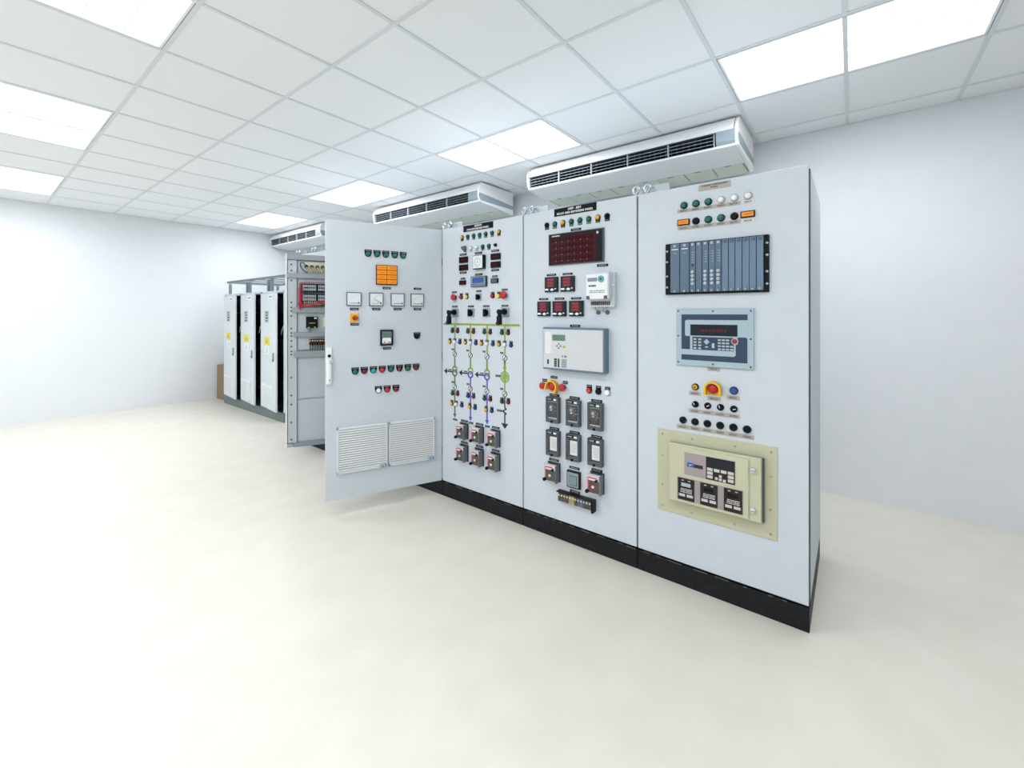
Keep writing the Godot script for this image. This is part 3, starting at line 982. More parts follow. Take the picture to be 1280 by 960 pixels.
func energy_meter() -> void:
	var o := dev("energy_meter", -0.213, 1.595, "white electricity meter with grey display above a clear terminal cover")
	part(o, "base", one(func(st): rounded(st, 0.006, -0.02, 0.168, 0.2, 0, 0.03, 0.008, 0.002)), "meter_body")
	part(o, "housing", one(func(st): rounded(st, 0, 0, 0.152, 0.158, 0.03, 0.075, 0.01, 0.004)), "meter_body")
	part(o, "face_card", one(func(st): rounded(st, 0, -0.002, 0.134, 0.14, 0.075, 0.0762, 0.004, 0.0)), "white")
	part(o, "display", one(func(st): plate(st, -0.028, 0.038, 0.062, 0.022, 0.076, 0.0775, 0.0005)), "lcd_grey")
	part(o, "optical_port", one(func(st):
		ring_shape(st, 0.028, 0.04, 0.019, 0.006, 0.076, 0.081, 24)), "teal")
	part(o, "port_centre", one(func(st): lathe(st, 0.028, 0.04, [[0.006, 0.076], [0.006, 0.079], [0.0, 0.079]], 12)), "ink")
	put(dup_strokes(o, 0.05, 0.016, 1, "ink", "print"), Vector3(-0.03, 0.002, 0.0768))
	put(dup_strokes(o, 0.1, 0.02, 2, "grey", "print"), Vector3(0.0, -0.032, 0.0768))
	for s in [-1, 1]:
		put(shared(o, "corner_clip", "em clip", func(st): plate(st, 0, 0, 0.02, 0.02, 0, 0.006, 0.001), "dark_grey"), Vector3(s * 0.056, -0.066, 0.073))
	put(shared(o, "side_seal", "em seal", func(st): plate(st, 0, 0, 0.012, 0.012, 0, 0.01, 0.001), "white"), Vector3(0.083, 0.005, 0.03))
	part(o, "terminal_block", one(func(st): plate(st, 0.002, -0.1, 0.13, 0.03, 0, 0.03, 0.002)), "light_grey")
	for k in 10:
		put(shared(o, "terminal", "em term", func(st): plate(st, 0, 0, 0.008, 0.02, 0, 0.004, 0.001), "copper_brown"), Vector3(-0.056 + k * 0.0126, -0.1, 0.03))
	for k in 8:
		part(o, "wire", one(func(st): tube(st, [Vector3(-0.05 + k * 0.014, -0.112, 0.024), Vector3(-0.045 + k * 0.012, -0.13, 0.026), Vector3(-0.03 + k * 0.008, -0.146, 0.012), Vector3(-0.026 + (k / 4) * 0.052, -0.152, 0.004)], 0.0016, 5)), "wire_grey" if k % 2 else "wire_yellow")
	for s in [-1, 1]:
		part(o, "cable_gland", one(func(st): lathe(st, s * 0.03 + 0.004, -0.152, [[0.013, 0], [0.013, 0.008], [0.009, 0.016], [0.0, 0.016]], 16)), "olive_coil")
	part(o, "clear_cover", one(func(st):
		X = Transform3D(Basis(), Vector3(0.01, -0.128, 0))
		open_cover(st, 0.156, 0.096, 0.0, 0.05)
		X = Transform3D()), "clear")


func dup_strokes(parent: Node, w: float, h: float, rows: int, m: String, called: String) -> Node3D:
	strokes(parent, w, h, 0.0, rows, m, 3, called)
	return parent.get_child(parent.get_child_count() - 1)


func protection_relay() -> void:
	var o := dev("protection_relay", -0.388, 1.217, "wide flat grey relay with blue-grey sides, green display and arrow keys")
	part(o, "housing", one(func(st): rounded(st, 0, 0, 0.43, 0.266, 0, 0.055, 0.006, 0.004)), "relay_blue")
	part(o, "face", one(func(st): rounded(st, -0.002, 0, 0.414, 0.242, 0.054, 0.0575, 0.004, 0.001)), "relay_face")
	part(o, "display", one(func(st): plate(st, -0.094, 0.069, 0.093, 0.037, 0.0575, 0.0582)), "lcd_green")
	for k in 14:
		put(shared(o, "label_strip", "pr strip", func(st): plate(st, 0, 0, 0.046, 0.0062, 0, 0.0006), "white"), Vector3(-0.172, 0.098 - k * 0.0096, 0.0575))
	for k in 14:
		put(shared(o, "status_light", "pr led", func(st): lathe(st, 0, 0, [[0.0018, 0], [0.0018, 0.001], [0.0, 0.001]], 8), "dark_red_lens"), Vector3(-0.202, 0.098 - k * 0.0096, 0.0575))
	for a in [[0, 0.013], [0, -0.013], [-0.013, 0], [0.013, 0]]:
		put(shared(o, "arrow_key", "pr key", func(st): plate(st, 0, 0, 0.009, 0.009, 0, 0.002, 0.0005), "dark_grey"), Vector3(-0.093 + a[0], 0.018 + a[1], 0.0575))
	put(shared(o, "yellow_mark", "pr yel", func(st): rounded(st, 0, 0, 0.02, 0.014, 0, 0.0006, 0.006, 0.0), "wire_yellow"), Vector3(-0.055, 0.014, 0.0575))
	put(shared(o, "side_latch", "pr latch", func(st): rounded(st, 0, 0, 0.01, 0.03, 0, 0.003, 0.0045, 0.0005), "black"), Vector3(-0.172, -0.084, 0.0575))
	for k in 4:
		put(shared(o, "green_key", "pr green", func(st): plate(st, 0, 0, 0.02, 0.012, 0, 0.002, 0.0005), "green_plastic"), Vector3(-0.117, -0.066 - k * 0.0135, 0.0575))
	put(shared(o, "function_label", "pr fl", func(st): plate(st, 0, 0, 0.011, 0.054, 0, 0.0008), "ink"), Vector3(-0.094, -0.087, 0.0575))
	for r in 4:
		for c in 3:
			put(shared(o, "number_key", "pr num", func(st): plate(st, 0, 0, 0.0105, 0.0105, 0, 0.002, 0.0005), "grey"), Vector3(-0.068 + c * 0.0125, -0.068 - r * 0.0132, 0.0575))
	for k in 2:
		put(shared(o, "function_key", "pr fk", func(st): plate(st, 0, 0, 0.011, 0.013, 0, 0.002, 0.0005), "dark_grey" if k else "grey"), Vector3(-0.067 + k * 0.022, -0.045, 0.0575))


func drawn_relay(x: float, y: float, open_face: bool, red: bool) -> void:
	var o := dev("drawn_out_relay", x, y, "dark framed relay with glass window and works inside" if open_face else "dark framed relay with a white scale card")
	shared(o, "frame", "dr frame", func(st):
		plate(st, 0, 0, 0.094, 0.16, 0, 0.012, 0.002)
		for s in [-1, 1]:
			plate(st, s * 0.042, 0, 0.01, 0.16, 0.012, 0.034, 0.002)
		plate(st, 0, 0.066, 0.074, 0.028, 0.012, 0.032, 0.002)
		plate(st, 0, -0.07, 0.074, 0.02, 0.012, 0.034, 0.002), "dark_grey")
	shared(o, "title_band", "dr band", func(st): plate(st, -0.01, 0.068, 0.05, 0.016, 0.032, 0.033), "black")
	put(shared(o, "title_card", "dr card", func(st): plate(st, 0, 0, 0.02, 0.01, 0, 0.001), "lens_white"), Vector3(0.022, 0.067, 0.0325))
	put(dup_strokes(o, 0.03, 0.008, 1, "tag_light", "lettering"), Vector3(-0.018, 0.068, 0.0334))
	if open_face:
		shared(o, "works", "dr works %s" % red, func(st):
			plate(st, -0.004, -0.03, 0.056, 0.036, 0.012, 0.022, 0.002)
			plate(st, 0.012, 0.018, 0.03, 0.04, 0.012, 0.02, 0.002)
			for k in 3:
				plate(st, -0.018 + k * 0.016, 0.042, 0.01, 0.01, 0.012, 0.022, 0.001), "display_red_dark" if red else "black")
		put(shared(o, "dial_disc", "dr disc", func(st): lathe(st, 0, 0, [[0.009, 0], [0.009, 0.006], [0.0, 0.007]], 14), "keypad_white"), Vector3(-0.017, 0.015, 0.014))
		put(shared(o, "dial_disc", "dr disc2", func(st): lathe(st, 0, 0, [[0.0065, 0], [0.0065, 0.006], [0.0, 0.007]], 14), "keypad_white"), Vector3(-0.013, -0.003, 0.016))
		for k in 5:
			put(shared(o, "contact", "dr contact", func(st): plate(st, 0, 0, 0.007, 0.004, 0, 0.005), "grey"), Vector3(0.004 + (k % 2) * 0.013, 0.028 - k * 0.011, 0.018))
		put(shared(o, "inner_rail", "dr rail", func(st): plate(st, 0, 0, 0.072, 0.005, 0, 0.01), "light_grey"), Vector3(0, 0.05, 0.014))
		put(shared(o, "inner_rail", "dr rail", func(st): pass, "light_grey"), Vector3(0, -0.054, 0.014))
	else:
		shared(o, "inner_frame", "dr inner", func(st):
			plate(st, 0, -0.006, 0.068, 0.106, 0.012, 0.018, 0.002), "black")
		shared(o, "scale_card", "dr scale", func(st): plate(st, 0.003, -0.004, 0.05, 0.088, 0.018, 0.0195), "paper")
		put(dup_strokes(o, 0.036, 0.06, 5, "light_grey", "print"), Vector3(0.003, -0.004, 0.0198))
	part_latch(o)
	shared(o, "window", "dr glass", func(st): plate(st, 0, -0.005, 0.074, 0.11, 0.03, 0.0312), "clear")


func part_latch(o: Node3D) -> void:
	shared(o, "latch", "dr latch", func(st): lathe(st, 0, -0.073, [[0.008, 0.034], [0.008, 0.04], [0.004, 0.044], [0.0, 0.044]], 12), "black")


# ------------------------------------------------------------------ cabinet: supervisory panel
func build_supervisory_cabinet() -> void:
	cabinet("supervisory_cabinet", "light grey cabinet with blue module rack, keypad panel and cream instrument box", 0.0, 0.8)
	front_panel(0.0, 0.8)
	lifting_bracket(0.0)
	var o := dev("title_plate", 0.402, 2.079)
	part(o, "plate", one(func(st): plate(st, 0, 0, 0.15, 0.032, 0, 0.003, 0.0008)), "tag_beige")
	text_on(o, "TURBINE SUPERVISORY", 0.0082, Vector3(0, 0.007, 0.0032), "ink", 1.0)
	text_on(o, "PANEL", 0.0082, Vector3(0, -0.005, 0.0032), "ink", 1.0)
	for i in 6:
		lamp(0.255 + i * 0.0598, 2.003, 0.0165, "green_lens" if i < 3 else "lens_white")
		if i > 0 and i < 5:
			lamp(0.255 + i * 0.0598, 1.913, 0.0165, "green_lens" if i == 2 or i == 3 else "black", 0, "black", "indicator_lamp" if i == 2 or i == 3 else "push_button")
	tag_strip([0.371, 1.975, 0.300, 0.018], 5)
	tag_strip([0.554, 1.975, 0.057, 0.017], 1, "tag_light")
	tag_strip([0.372, 1.884, 0.299, 0.019], 5)
	tag_strip([0.554, 1.884, 0.057, 0.019], 1, "tag_light")
	for x in [0.253, 0.553]:
		o = dev("alarm_window", x, 1.914, "orange rectangular alarm window in a black frame")
		shared(o, "frame", "aw frame", func(st): plate(st, 0, 0, 0.062, 0.031, 0, 0.01, 0.002), "black")
		shared(o, "lens", "aw lens", func(st): plate(st, 0, 0, 0.052, 0.022, 0.009, 0.0115, 0.0008), "orange")
		strokes(o, 0.034, 0.006, 0.0119, 1, "orange_mark", 1)
	module_rack()
	keypad_panel()
	tag_strip([0.399, 1.155, 0.061, 0.021], 1)
	# stop button row
	o = dev("key_switch", 0.312, 1.057, "round yellow and black key switch")
	part(o, "bezel", one(func(st): lathe(st, 0, 0, [[0.017, 0], [0.017, 0.01], [0.0125, 0.012], [0.0125, 0.01]])), "black")
	part(o, "ring", one(func(st): lathe(st, 0, 0, [[0.0125, 0.0], [0.0125, 0.013], [0.0, 0.0135]])), "yellow")
	part(o, "slot", one(func(st): lathe(st, 0, 0, [[0.0055, 0.013], [0.0055, 0.017], [0.0, 0.017]], 12)), "red_plastic")
	stop_button(0.400, 1.058, 0.039, 0.0, "red mushroom stop button inside a yellow hood")
	lamp(0.492, 1.057, 0.0175, "blue", 0, "black", "push_button")
	tag_strip([0.309, 1.022, 0.058, 0.02], 1)
	tag_strip([0.401, 1.006, 0.061, 0.02], 1)
	tag_strip([0.488, 1.021, 0.06, 0.022], 1)
	for i in 4:
		o = dev("selector_knob", 0.312 + i * 0.06, 0.967, "small black selector knob with white pointer")
		shared(o, "bezel", "sk bezel", func(st): lathe(st, 0, 0, [[0.0165, 0], [0.0165, 0.008], [0.013, 0.01], [0.0, 0.01]]), "black")
		var g := shared(o, "grip", "sk grip", func(st): plate(st, 0, 0, 0.009, 0.025, 0.01, 0.022, 0.002), "black_matt")
		var p := shared(o, "pointer", "sk pointer", func(st): plate(st, 0, 0.006, 0.0032, 0.013, 0.0215, 0.0226), "lens_white")
		var turn: float = [0.5, -1.1, 0.35, -1.3][i]
		g.rotation.z = turn
		p.rotation.z = turn
	tag_strip([0.398, 0.931, 0.242, 0.021], 4)
	for i in 6:
		lamp(0.250 + i * 0.06, 0.876, 0.0165, "black", 0, "black", "push_button")
	tag_strip([0.398, 0.840, 0.362, 0.021], 6)
	cream_box()


func tag_strip(a: Array, n: int, m := "tag_beige") -> void:
	var o := dev("tag_strip", a[0], a[1])
	var w: float = a[2] / n
	for k in n:
		var t := shared(o, "tag", "tag %.4f %.3f" % [w, a[3]], func(st): plate(st, 0, 0, w - 0.0008, a[3], 0, 0.002, 0.0005), m)
		t.position.x = (k - (n - 1) / 2.0) * w
		strokes(o, w * 0.6, a[3] * 0.5, 0.0023, 2, "tag_ink", k % 4)
		o.get_child(o.get_child_count() - 1).position.x = t.position.x


func module_rack() -> void:
	var o := dev("module_rack", 0.403, 1.671, "black rack of thirteen slate blue monitoring modules")
	part(o, "back_plate", one(func(st): rounded(st, 0, 0, 0.481, 0.27, 0, 0.015, 0.004, 0.001)), "black")
	var mods := [[0.194, 0.240], [0.244, 0.289], [0.293, 0.319], [0.322, 0.350], [0.353, 0.381], [0.384, 0.412], [0.414, 0.441], [0.444, 0.472], [0.475, 0.501], [0.504, 0.532], [0.535, 0.563], [0.565, 0.592], [0.595, 0.622]]
	for i in mods.size():
		var w: float = mods[i][1] - mods[i][0]
		var cx: float = (mods[i][0] + mods[i][1]) / 2 - 0.403
		var m := shared(o, "module", "mod %.3f" % w, func(st):
			plate(st, 0, -0.004, w, 0.242, 0.015, 0.031, 0.0008)
			plate(st, 0, 0.1235, w, 0.013, 0.015, 0.026, 0.0008), "module_blue" if i < 4 or i in [4, 5, 6] else "module_light")
		m.position.x = cx
		put(shared(o, "ejector", "mod ej", func(st):
			plate(st, 0, 0, 0.013, 0.013, 0, 0.008, 0.002), "module_dark" if i > 6 else "key_grey"), Vector3(cx, 0.118, 0.028))
		put(shared(o, "fixing_screw", "mod fs", func(st): lathe(st, 0, 0, [[0.0065, 0], [0.0065, 0.006], [0.004, 0.009], [0.0, 0.009]], 12), "steel"), Vector3(cx, -0.118, 0.031))
		if i < 2:
			put(shared(o, "label", "mod lab %.3f" % w, func(st): plate(st, 0, 0, w * 0.72, 0.004, 0, 0.0006), "white"), Vector3(cx, 0.1, 0.031))
			put(shared(o, "label", "mod lab2", func(st): plate(st, 0, 0, 0.016, 0.006, 0, 0.0006), "teal"), Vector3(cx, 0.08, 0.031))
		if i in [2, 4, 5, 6]:
			for k in 4:
				var bx: float = cx
				put(shared(o, "coaxial_socket", "bnc", func(st): lathe(st, 0, 0, [[0.008, 0], [0.008, 0.004], [0.0062, 0.004], [0.0062, 0.014], [0.0045, 0.014], [0.0045, 0.008], [0.0, 0.008]], 14), "chrome"), Vector3(bx, -0.023 - k * 0.0198, 0.031))
			for k in 5:
				put(shared(o, "status_mark", "mod mark", func(st): plate(st, 0, 0, 0.009, 0.0025, 0, 0.0006), "key_grey"), Vector3(cx + 0.003, 0.078 - k * 0.013, 0.031))
		if i == 2:
			put(shared(o, "round_port", "mod port", func(st): lathe(st, 0, 0, [[0.006, 0], [0.006, 0.002], [0.0, 0.002]], 12), "ink"), Vector3(cx, 0.012, 0.031))
	for s in [-0.231, 0.232]:
		for y in [0.095, 0.039, -0.038, -0.096]:
			put(shared(o, "rack_screw", "rack screw", func(st): lathe(st, 0, 0, [[0.0065, 0], [0.0065, 0.002], [0.004, 0.0055], [0.0, 0.006]], 14), "chrome"), Vector3(s, y, 0.015))


func keypad_panel() -> void:
	var o := dev("keypad_panel", 0.399, 1.313, "pale blue operator panel with navy band, dark window and keypad")
	part(o, "plate", one(func(st): rounded(st, 0, 0, 0.361, 0.294, 0, 0.012, 0.003, 0.0015)), "pale_blue")
	var z := 0.012
	# navy field with two pale loops running through it
	part(o, "navy_band", one(func(st):
		prism(st, PackedVector2Array([Vector2(-0.154, 0.118), Vector2(-0.154, -0.062), Vector2(-0.111, -0.062), Vector2(-0.111, 0.006), Vector2(-0.13, 0.006), Vector2(-0.136, 0.012), Vector2(-0.136, 0.084), Vector2(-0.13, 0.09), Vector2(0.155, 0.09), Vector2(0.155, 0.118)]), z, z + 0.0008)
		prism(st, PackedVector2Array([Vector2(-0.154, -0.09), Vector2(-0.154, -0.118), Vector2(0.154, -0.118), Vector2(0.154, 0.0), Vector2(0.148, 0.006), Vector2(0.112, 0.006), Vector2(0.112, -0.03), Vector2(0.103, -0.03), Vector2(0.103, -0.083), Vector2(0.096, -0.09)]), z, z + 0.0008)), "navy")
	part(o, "window", one(func(st): plate(st, 0.001, 0.038, 0.22, 0.057, z, z + 0.001)), "window_dark")
	put(dup_strokes(o, 0.13, 0.02, 1, "copper_brown", "digits"), Vector3(-0.003, 0.036, z + 0.0014))
	part(o, "keypad", one(func(st): plate(st, -0.002, -0.03, 0.193, 0.066, z, z + 0.001)), "navy")
	for c in 2:
		for r in 4:
			put(shared(o, "key", "kp key", func(st): plate(st, 0, 0, 0.014, 0.0085, 0, 0.0012, 0.0003), "key_grey"), Vector3(-0.086 + c * 0.023, -0.009 - r * 0.0153, z + 0.001))
	put(shared(o, "cursor_key", "kp cur", func(st): prism(st, PackedVector2Array([Vector2(-0.014, 0), Vector2(0, -0.015), Vector2(0.014, 0), Vector2(0, 0.015)]), 0, 0.0015, 0.0003), "pale_blue"), Vector3(-0.03, -0.021, z + 0.001))
	put(shared(o, "key", "kp key3", func(st): plate(st, 0, 0, 0.014, 0.006, 0, 0.0012), "key_grey"), Vector3(-0.03, -0.047, z + 0.001))
	put(shared(o, "key", "kp key4", func(st): plate(st, 0, 0, 0.012, 0.024, 0, 0.0012), "key_grey"), Vector3(0.001, -0.039, z + 0.001))
	for r in 4:
		for c in (3 if r < 2 else 4):
			put(shared(o, "key", "kp key", func(st): pass, "key_grey"), Vector3(0.03 + c * 0.0185, -0.01 - r * 0.0152, z + 0.001))
	part(o, "key_ring", one(func(st): ring_shape(st, 0.099, -0.014, 0.0155, 0.012, z, z + 0.0024)), "pale_blue")
	part(o, "stop_key", one(func(st): lathe(st, 0.099, -0.014, [[0.012, z], [0.012, z + 0.002], [0.0, z + 0.0024]], 20)), "red_plastic")
	for a in [[-0.17, 0.135], [0, 0.135], [0.168, 0.135], [-0.17, 0.006], [0.168, 0.0], [-0.17, -0.131], [0, -0.133], [0.168, -0.134]]:
		put(shared(o, "panel_screw", "kp screw", func(st): lathe(st, 0, 0, [[0.0045, 0], [0.0045, 0.0015], [0.0, 0.002]], 12), "dark_grey"), Vector3(a[0], a[1], z))


func cream_box() -> void:
	var o := dev("instrument_box", 0.396, 0.594, "cream hinged instrument box on a screwed plate")
	part(o, "mounting_plate", one(func(st): plate(st, 0, 0, 0.558, 0.436, 0, 0.005, 0.001)), "cream_plate")
	for a in [[0.143, 0.786], [0.295, 0.786], [0.498, 0.786], [0.650, 0.786], [0.143, 0.669], [0.143, 0.516], [0.143, 0.402], [0.294, 0.402], [0.496, 0.402], [0.648, 0.402], [0.650, 0.670], [0.648, 0.516]]:
		put(shared(o, "plate_screw", "cb screw", func(st): lathe(st, 0, 0, [[0.0055, 0], [0.0055, 0.001], [0.003, 0.0035], [0.0, 0.0035]], 12), "steel"), Vector3(a[0] - 0.396, a[1] - 0.594, 0.005))
	part(o, "box_rim", one(func(st): plate(st, 0.013, 0.009, 0.432, 0.3, 0.005, 0.022, 0.001)), "dark_grey")
	part(o, "box_body", one(func(st): plate(st, 0.006, 0.011, 0.428, 0.302, 0.022, 0.042, 0.004)), "cream")
	part(o, "hinged_cover", one(func(st): plate(st, -0.016, 0.009, 0.37, 0.284, 0.042, 0.05, 0.003)), "cream")
	# upper display
	var z := 0.05
	part(o, "upper_panel", one(func(st): plate(st, -0.007, 0.073, 0.236, 0.114, z, z + 0.0012)), "mauve")
	part(o, "upper_keypad", one(func(st): plate(st, 0.045, 0.073, 0.131, 0.112, z + 0.001, z + 0.002)), "brown_black")
	part(o, "upper_display", one(func(st): plate(st, 0.045, 0.105, 0.121, 0.04, z + 0.002, z + 0.0028)), "window_dark")
	for c in 4:
		for r in 3:
			if r > 0 and (c == 1 or c == 2):
				continue
			put(shared(o, "key", "cb key", func(st): plate(st, 0, 0, 0.026, 0.0145, 0, 0.0014, 0.0004), "keypad_white"), Vector3(-0.002 + c * 0.0315, 0.069 - r * 0.0185, z + 0.002))
	for a in [[0.028, 0.03], [0.046, 0.044], [0.046, 0.028], [0.064, 0.026]]:
		put(shared(o, "key", "cb key small", func(st): plate(st, 0, 0, 0.013, 0.0125, 0, 0.0014, 0.0004), "keypad_white"), Vector3(a[0], a[1], z + 0.002))
	put(shared(o, "logo_ground", "cb logo", func(st): plate(st, 0, 0, 0.076, 0.018, 0, 0.0006), "ink"), Vector3(-0.073, 0.069, z + 0.0012))
	put(shared(o, "logo", "cb logo2", func(st): rounded(st, 0, 0, 0.034, 0.022, 0, 0.0012, 0.008, 0.0), "print_blue"), Vector3(-0.094, 0.071, z + 0.0012))
	put(shared(o, "logo", "cb logo3", func(st):
		prism(st, PackedVector2Array([Vector2(-0.009, 0.001), Vector2(-0.004, -0.006), Vector2(0.012, 0.007), Vector2(-0.003, -0.001)]), 0, 0.0006), "white"), Vector3(-0.094, 0.071, z + 0.0024))
	# three lower modules
	part(o, "lower_panel", one(func(st): plate(st, -0.008, -0.06, 0.306, 0.116, z, z + 0.0012)), "mauve")
	for i in 3:
		var cx := -0.116 + i * 0.109
		put(shared(o, "control_module", "cb mod", func(st): plate(st, 0, 0, 0.08, 0.11, 0, 0.004, 0.001), "brown_black"), Vector3(cx, -0.06, z + 0.0012))
		put(shared(o, "module_display", "cb md", func(st): plate(st, 0, 0, 0.046, 0.018, 0, 0.0006), "pale_blue" if i == 0 else "black"), Vector3(cx, -0.036, z + 0.0052))
		put(dup_strokes(o, 0.058, 0.024, 3, "keypad_white", "lettering"), Vector3(cx, -0.066, z + 0.0056))
		for s in [-1, 1]:
			put(shared(o, "key", "cb mkey", func(st): plate(st, 0, 0, 0.03, 0.0135, 0, 0.0012, 0.0004), "keypad_white"), Vector3(cx + s * 0.019, -0.09, z + 0.0052))
			put(shared(o, "status_light", "cb led", func(st): plate(st, 0, 0, 0.011, 0.004, 0, 0.0008), "keypad_white"), Vector3(cx + s * 0.016, -0.014, z + 0.0052))
	for y in [0.104, -0.085]:
		put(shared(o, "cover_screw", "cb knob", func(st): lathe(st, 0, 0, [[0.0135, 0], [0.0135, 0.004], [0.0115, 0.004], [0.0115, 0.014], [0.009, 0.016], [0.0, 0.016]], 18), "chrome"), Vector3(0.187, y, 0.042))
		put(shared(o, "screw_slot", "cb slot", func(st): box(st, Vector3(0, 0, 0.0162), Vector3(0.017, 0.0022, 0.0012)), "dark_grey"), Vector3(0.187, y, 0.042))


# ------------------------------------------------------------------ cabinet with its instrument door swung open
func build_open_cabinet() -> void:
	cabinet("instrument_cabinet", "light grey cabinet whose instrument door with two louvred vents stands open", -2.4, -1.6, false)
	lifting_bracket(-2.4)
	# the door turns about the hinge at x = -1.6
	var ux := Vector3(0.39958542, 0, -0.91669596)
	var nz := Vector3(0.91669596, 0, 0.39958542)
	fr = Transform3D(Basis(ux, Vector3.UP, nz), Vector3(-1.6 + 2.0, 0, 0))
	part(cab, "door", one(func(st):
		X = fr
		# the skin with two openings for the vents
		plate(st, -0.426, 1.3575, 0.846, 1.483, -0.004, 0.0)
		plate(st, -0.426, 0.2185, 0.846, 0.195, -0.004, 0.0)
		plate(st, -0.808, 0.466, 0.082, 0.3, -0.004, 0.0)
		plate(st, -0.42, 0.466, 0.026, 0.3, -0.004, 0.0)
		plate(st, -0.038, 0.466, 0.07, 0.3, -0.004, 0.0)
		for s in [-1, 1]:
			box(st, Vector3(-0.426 + s * 0.417, 1.11, -0.016), Vector3(0.012, 1.978, 0.026))
			box(st, Vector3(-0.426, 1.11 + s * 0.983, -0.016), Vector3(0.822, 0.012, 0.026))
		X = Transform3D()), "cabinet")
	for y in [0.35, 1.1, 1.85]:
		part(cab, "hinge", one(func(st):
			X = fr * Transform3D(Basis(Vector3.RIGHT, PI / 2), Vector3(0.002, y, -0.018))
			lathe(st, 0, 0, [[0.0, -0.03], [0.007, -0.03], [0.007, 0.03], [0.0, 0.03]], 12)
			X = Transform3D()), "steel")
	# green lamps
	for x in [-0.563, -0.500, -0.437, -0.371, -0.308]:
		shield_lamp(x, 1.878, "green_lens", "black_matt")
	var o := dev("annunciator", -0.431, 1.723, "orange annunciator block of eight windows")
	part(o, "case", one(func(st): plate(st, 0, 0, 0.154, 0.146, 0, 0.015, 0.002)), "copper_brown")
	for r in 4:
		for c in 2:
			put(shared(o, "window", "ann win", func(st): plate(st, 0, 0, 0.07, 0.0305, 0, 0.004, 0.0008), "orange"), Vector3(-0.037 + c * 0.074, 0.0525 - r * 0.0345, 0.014))
			put(dup_strokes(o, 0.044, 0.006, 1, "orange_mark", "lettering"), Vector3(-0.037 + c * 0.074, 0.0525 - r * 0.0345, 0.0183))
	for a in [[-0.429, 1.626], [-0.197, 1.628], [-0.658, 1.469], [-0.505, 1.470], [-0.349, 1.471], [-0.197, 1.471], [-0.656, 1.359], [-0.427, 1.178]]:
		name_plate(a[0], a[1], 0.058, 0.016)
	var xs := [-0.662, -0.506, -0.351, -0.201]
	for i in 4:
		o = dev("panel_meter", xs[i], 1.541, "square white panel meter with a black frame")
		shared(o, "frame", "mt frame", func(st):
			plate(st, 0, 0, 0.1, 0.096, 0, 0.01, 0.001)
			for s in [-1, 1]:
				plate(st, s * 0.0475, 0, 0.005, 0.096, 0.01, 0.0135, 0.001)
				plate(st, 0, s * 0.0455, 0.1, 0.005, 0.01, 0.0135, 0.001), "dark_grey")
		shared(o, "dial", "mt dial", func(st): plate(st, 0, 0, 0.09, 0.086, 0.01, 0.011), "scale_card")
		shared(o, "scale", "mt scale", func(st):
			for k in 11:
				var t := PI / 2 * (1.0 + k / 10.0)
				X = Transform3D(Basis(Vector3.BACK, t), Vector3(0.032, -0.03, 0))
				box(st, Vector3(0.062, 0, 0.0113), Vector3(0.007 if k % 5 == 0 else 0.004, 0.0014, 0.0006))
			X = Transform3D()
			plate(st, -0.006, -0.03, 0.05, 0.0022, 0.011, 0.0116), "dark_grey")
		var p := shared(o, "needle", "mt needle", func(st):
			prism(st, PackedVector2Array([Vector2(0, -0.0016), Vector2(0, 0.0016), Vector2(-0.06, 0.0005), Vector2(-0.06, -0.0005)]), 0, 0.0012), "ink" if i == 1 else "grey")
		p.position = Vector3(0.032, -0.028, 0.0122)
		p.rotation.z = -0.62 if i == 1 else 0.0
		shared(o, "pivot", "mt pivot", func(st): lathe(st, 0.032, -0.028, [[0.006, 0.011], [0.006, 0.0145], [0.0, 0.0145]], 12), "dark_grey")
	# yellow isolator with a red knob
	o = dev("isolator_switch", -0.659, 1.407, "yellow isolator switch with a red knob")
	part(o, "plate", one(func(st): plate(st, 0, 0, 0.058, 0.06, 0, 0.012, 0.002)), "yellow")
	part(o, "knob", one(func(st): lathe(st, 0.004, -0.001, [[0.018, 0.012], [0.017, 0.02], [0.0, 0.022]])), "orange_mark")
	part(o, "grip", one(func(st):
		X = Transform3D(Basis(Vector3.BACK, PI / 2 - 0.1), Vector3(0.004, -0.001, 0))
		rounded(st, 0, 0, 0.014, 0.04, 0.018, 0.042, 0.005, 0.002)
		X = Transform3D()), "red_plastic")
	# flush relay
	o = dev("flush_relay", -0.432, 1.259, "black framed relay with display and white lower cover")
	part(o, "frame", one(func(st):
		plate(st, 0, 0, 0.092, 0.116, 0, 0.006, 0.001)
		for s in [-1, 1]:
			plate(st, s * 0.0415, 0, 0.009, 0.116, 0.006, 0.022, 0.002)
			plate(st, 0, s * 0.053, 0.092, 0.01, 0.006, 0.022, 0.002)), "black")
	part(o, "face", one(func(st): plate(st, 0, 0.0, 0.074, 0.096, 0.006, 0.01)), "grey")
	part(o, "display", one(func(st): plate(st, 0.002, 0.018, 0.058, 0.03, 0.01, 0.0125)), "lcd_green")
	part(o, "lower_cover", one(func(st): rounded(st, 0, -0.022, 0.066, 0.042, 0.01, 0.02, 0.01, 0.003)), "white")
	for s in [-1, 1]:
		part(o, "cover_screw", one(func(st): lathe(st, s * 0.018, -0.033, [[0.005, 0.02], [0.005, 0.022], [0.0, 0.022]], 10)), "dark_grey")
	shield_lamp(-0.202, 1.268, "black", "black_matt")
	var tones := ["green_lens", "dark_red_lens", "cyan_lens", "red_lens", "green_lens", "dark_red_lens", "green_lens", "dark_red_lens"]
	for i in 8:
		shield_lamp(-0.653 + i * 0.0635, 1.024 + i * 0.0006, tones[i], "black_matt")
	for a in [[-0.490, "lens_white"], [-0.427, "red_lens"], [-0.362, "maroon"]]:
		shield_lamp(a[0], 0.877, a[1], "black_matt")
	# swing handle at the free edge
	o = dev("swing_handle", -0.826, 1.071, "white swing handle with key lock at the door edge")
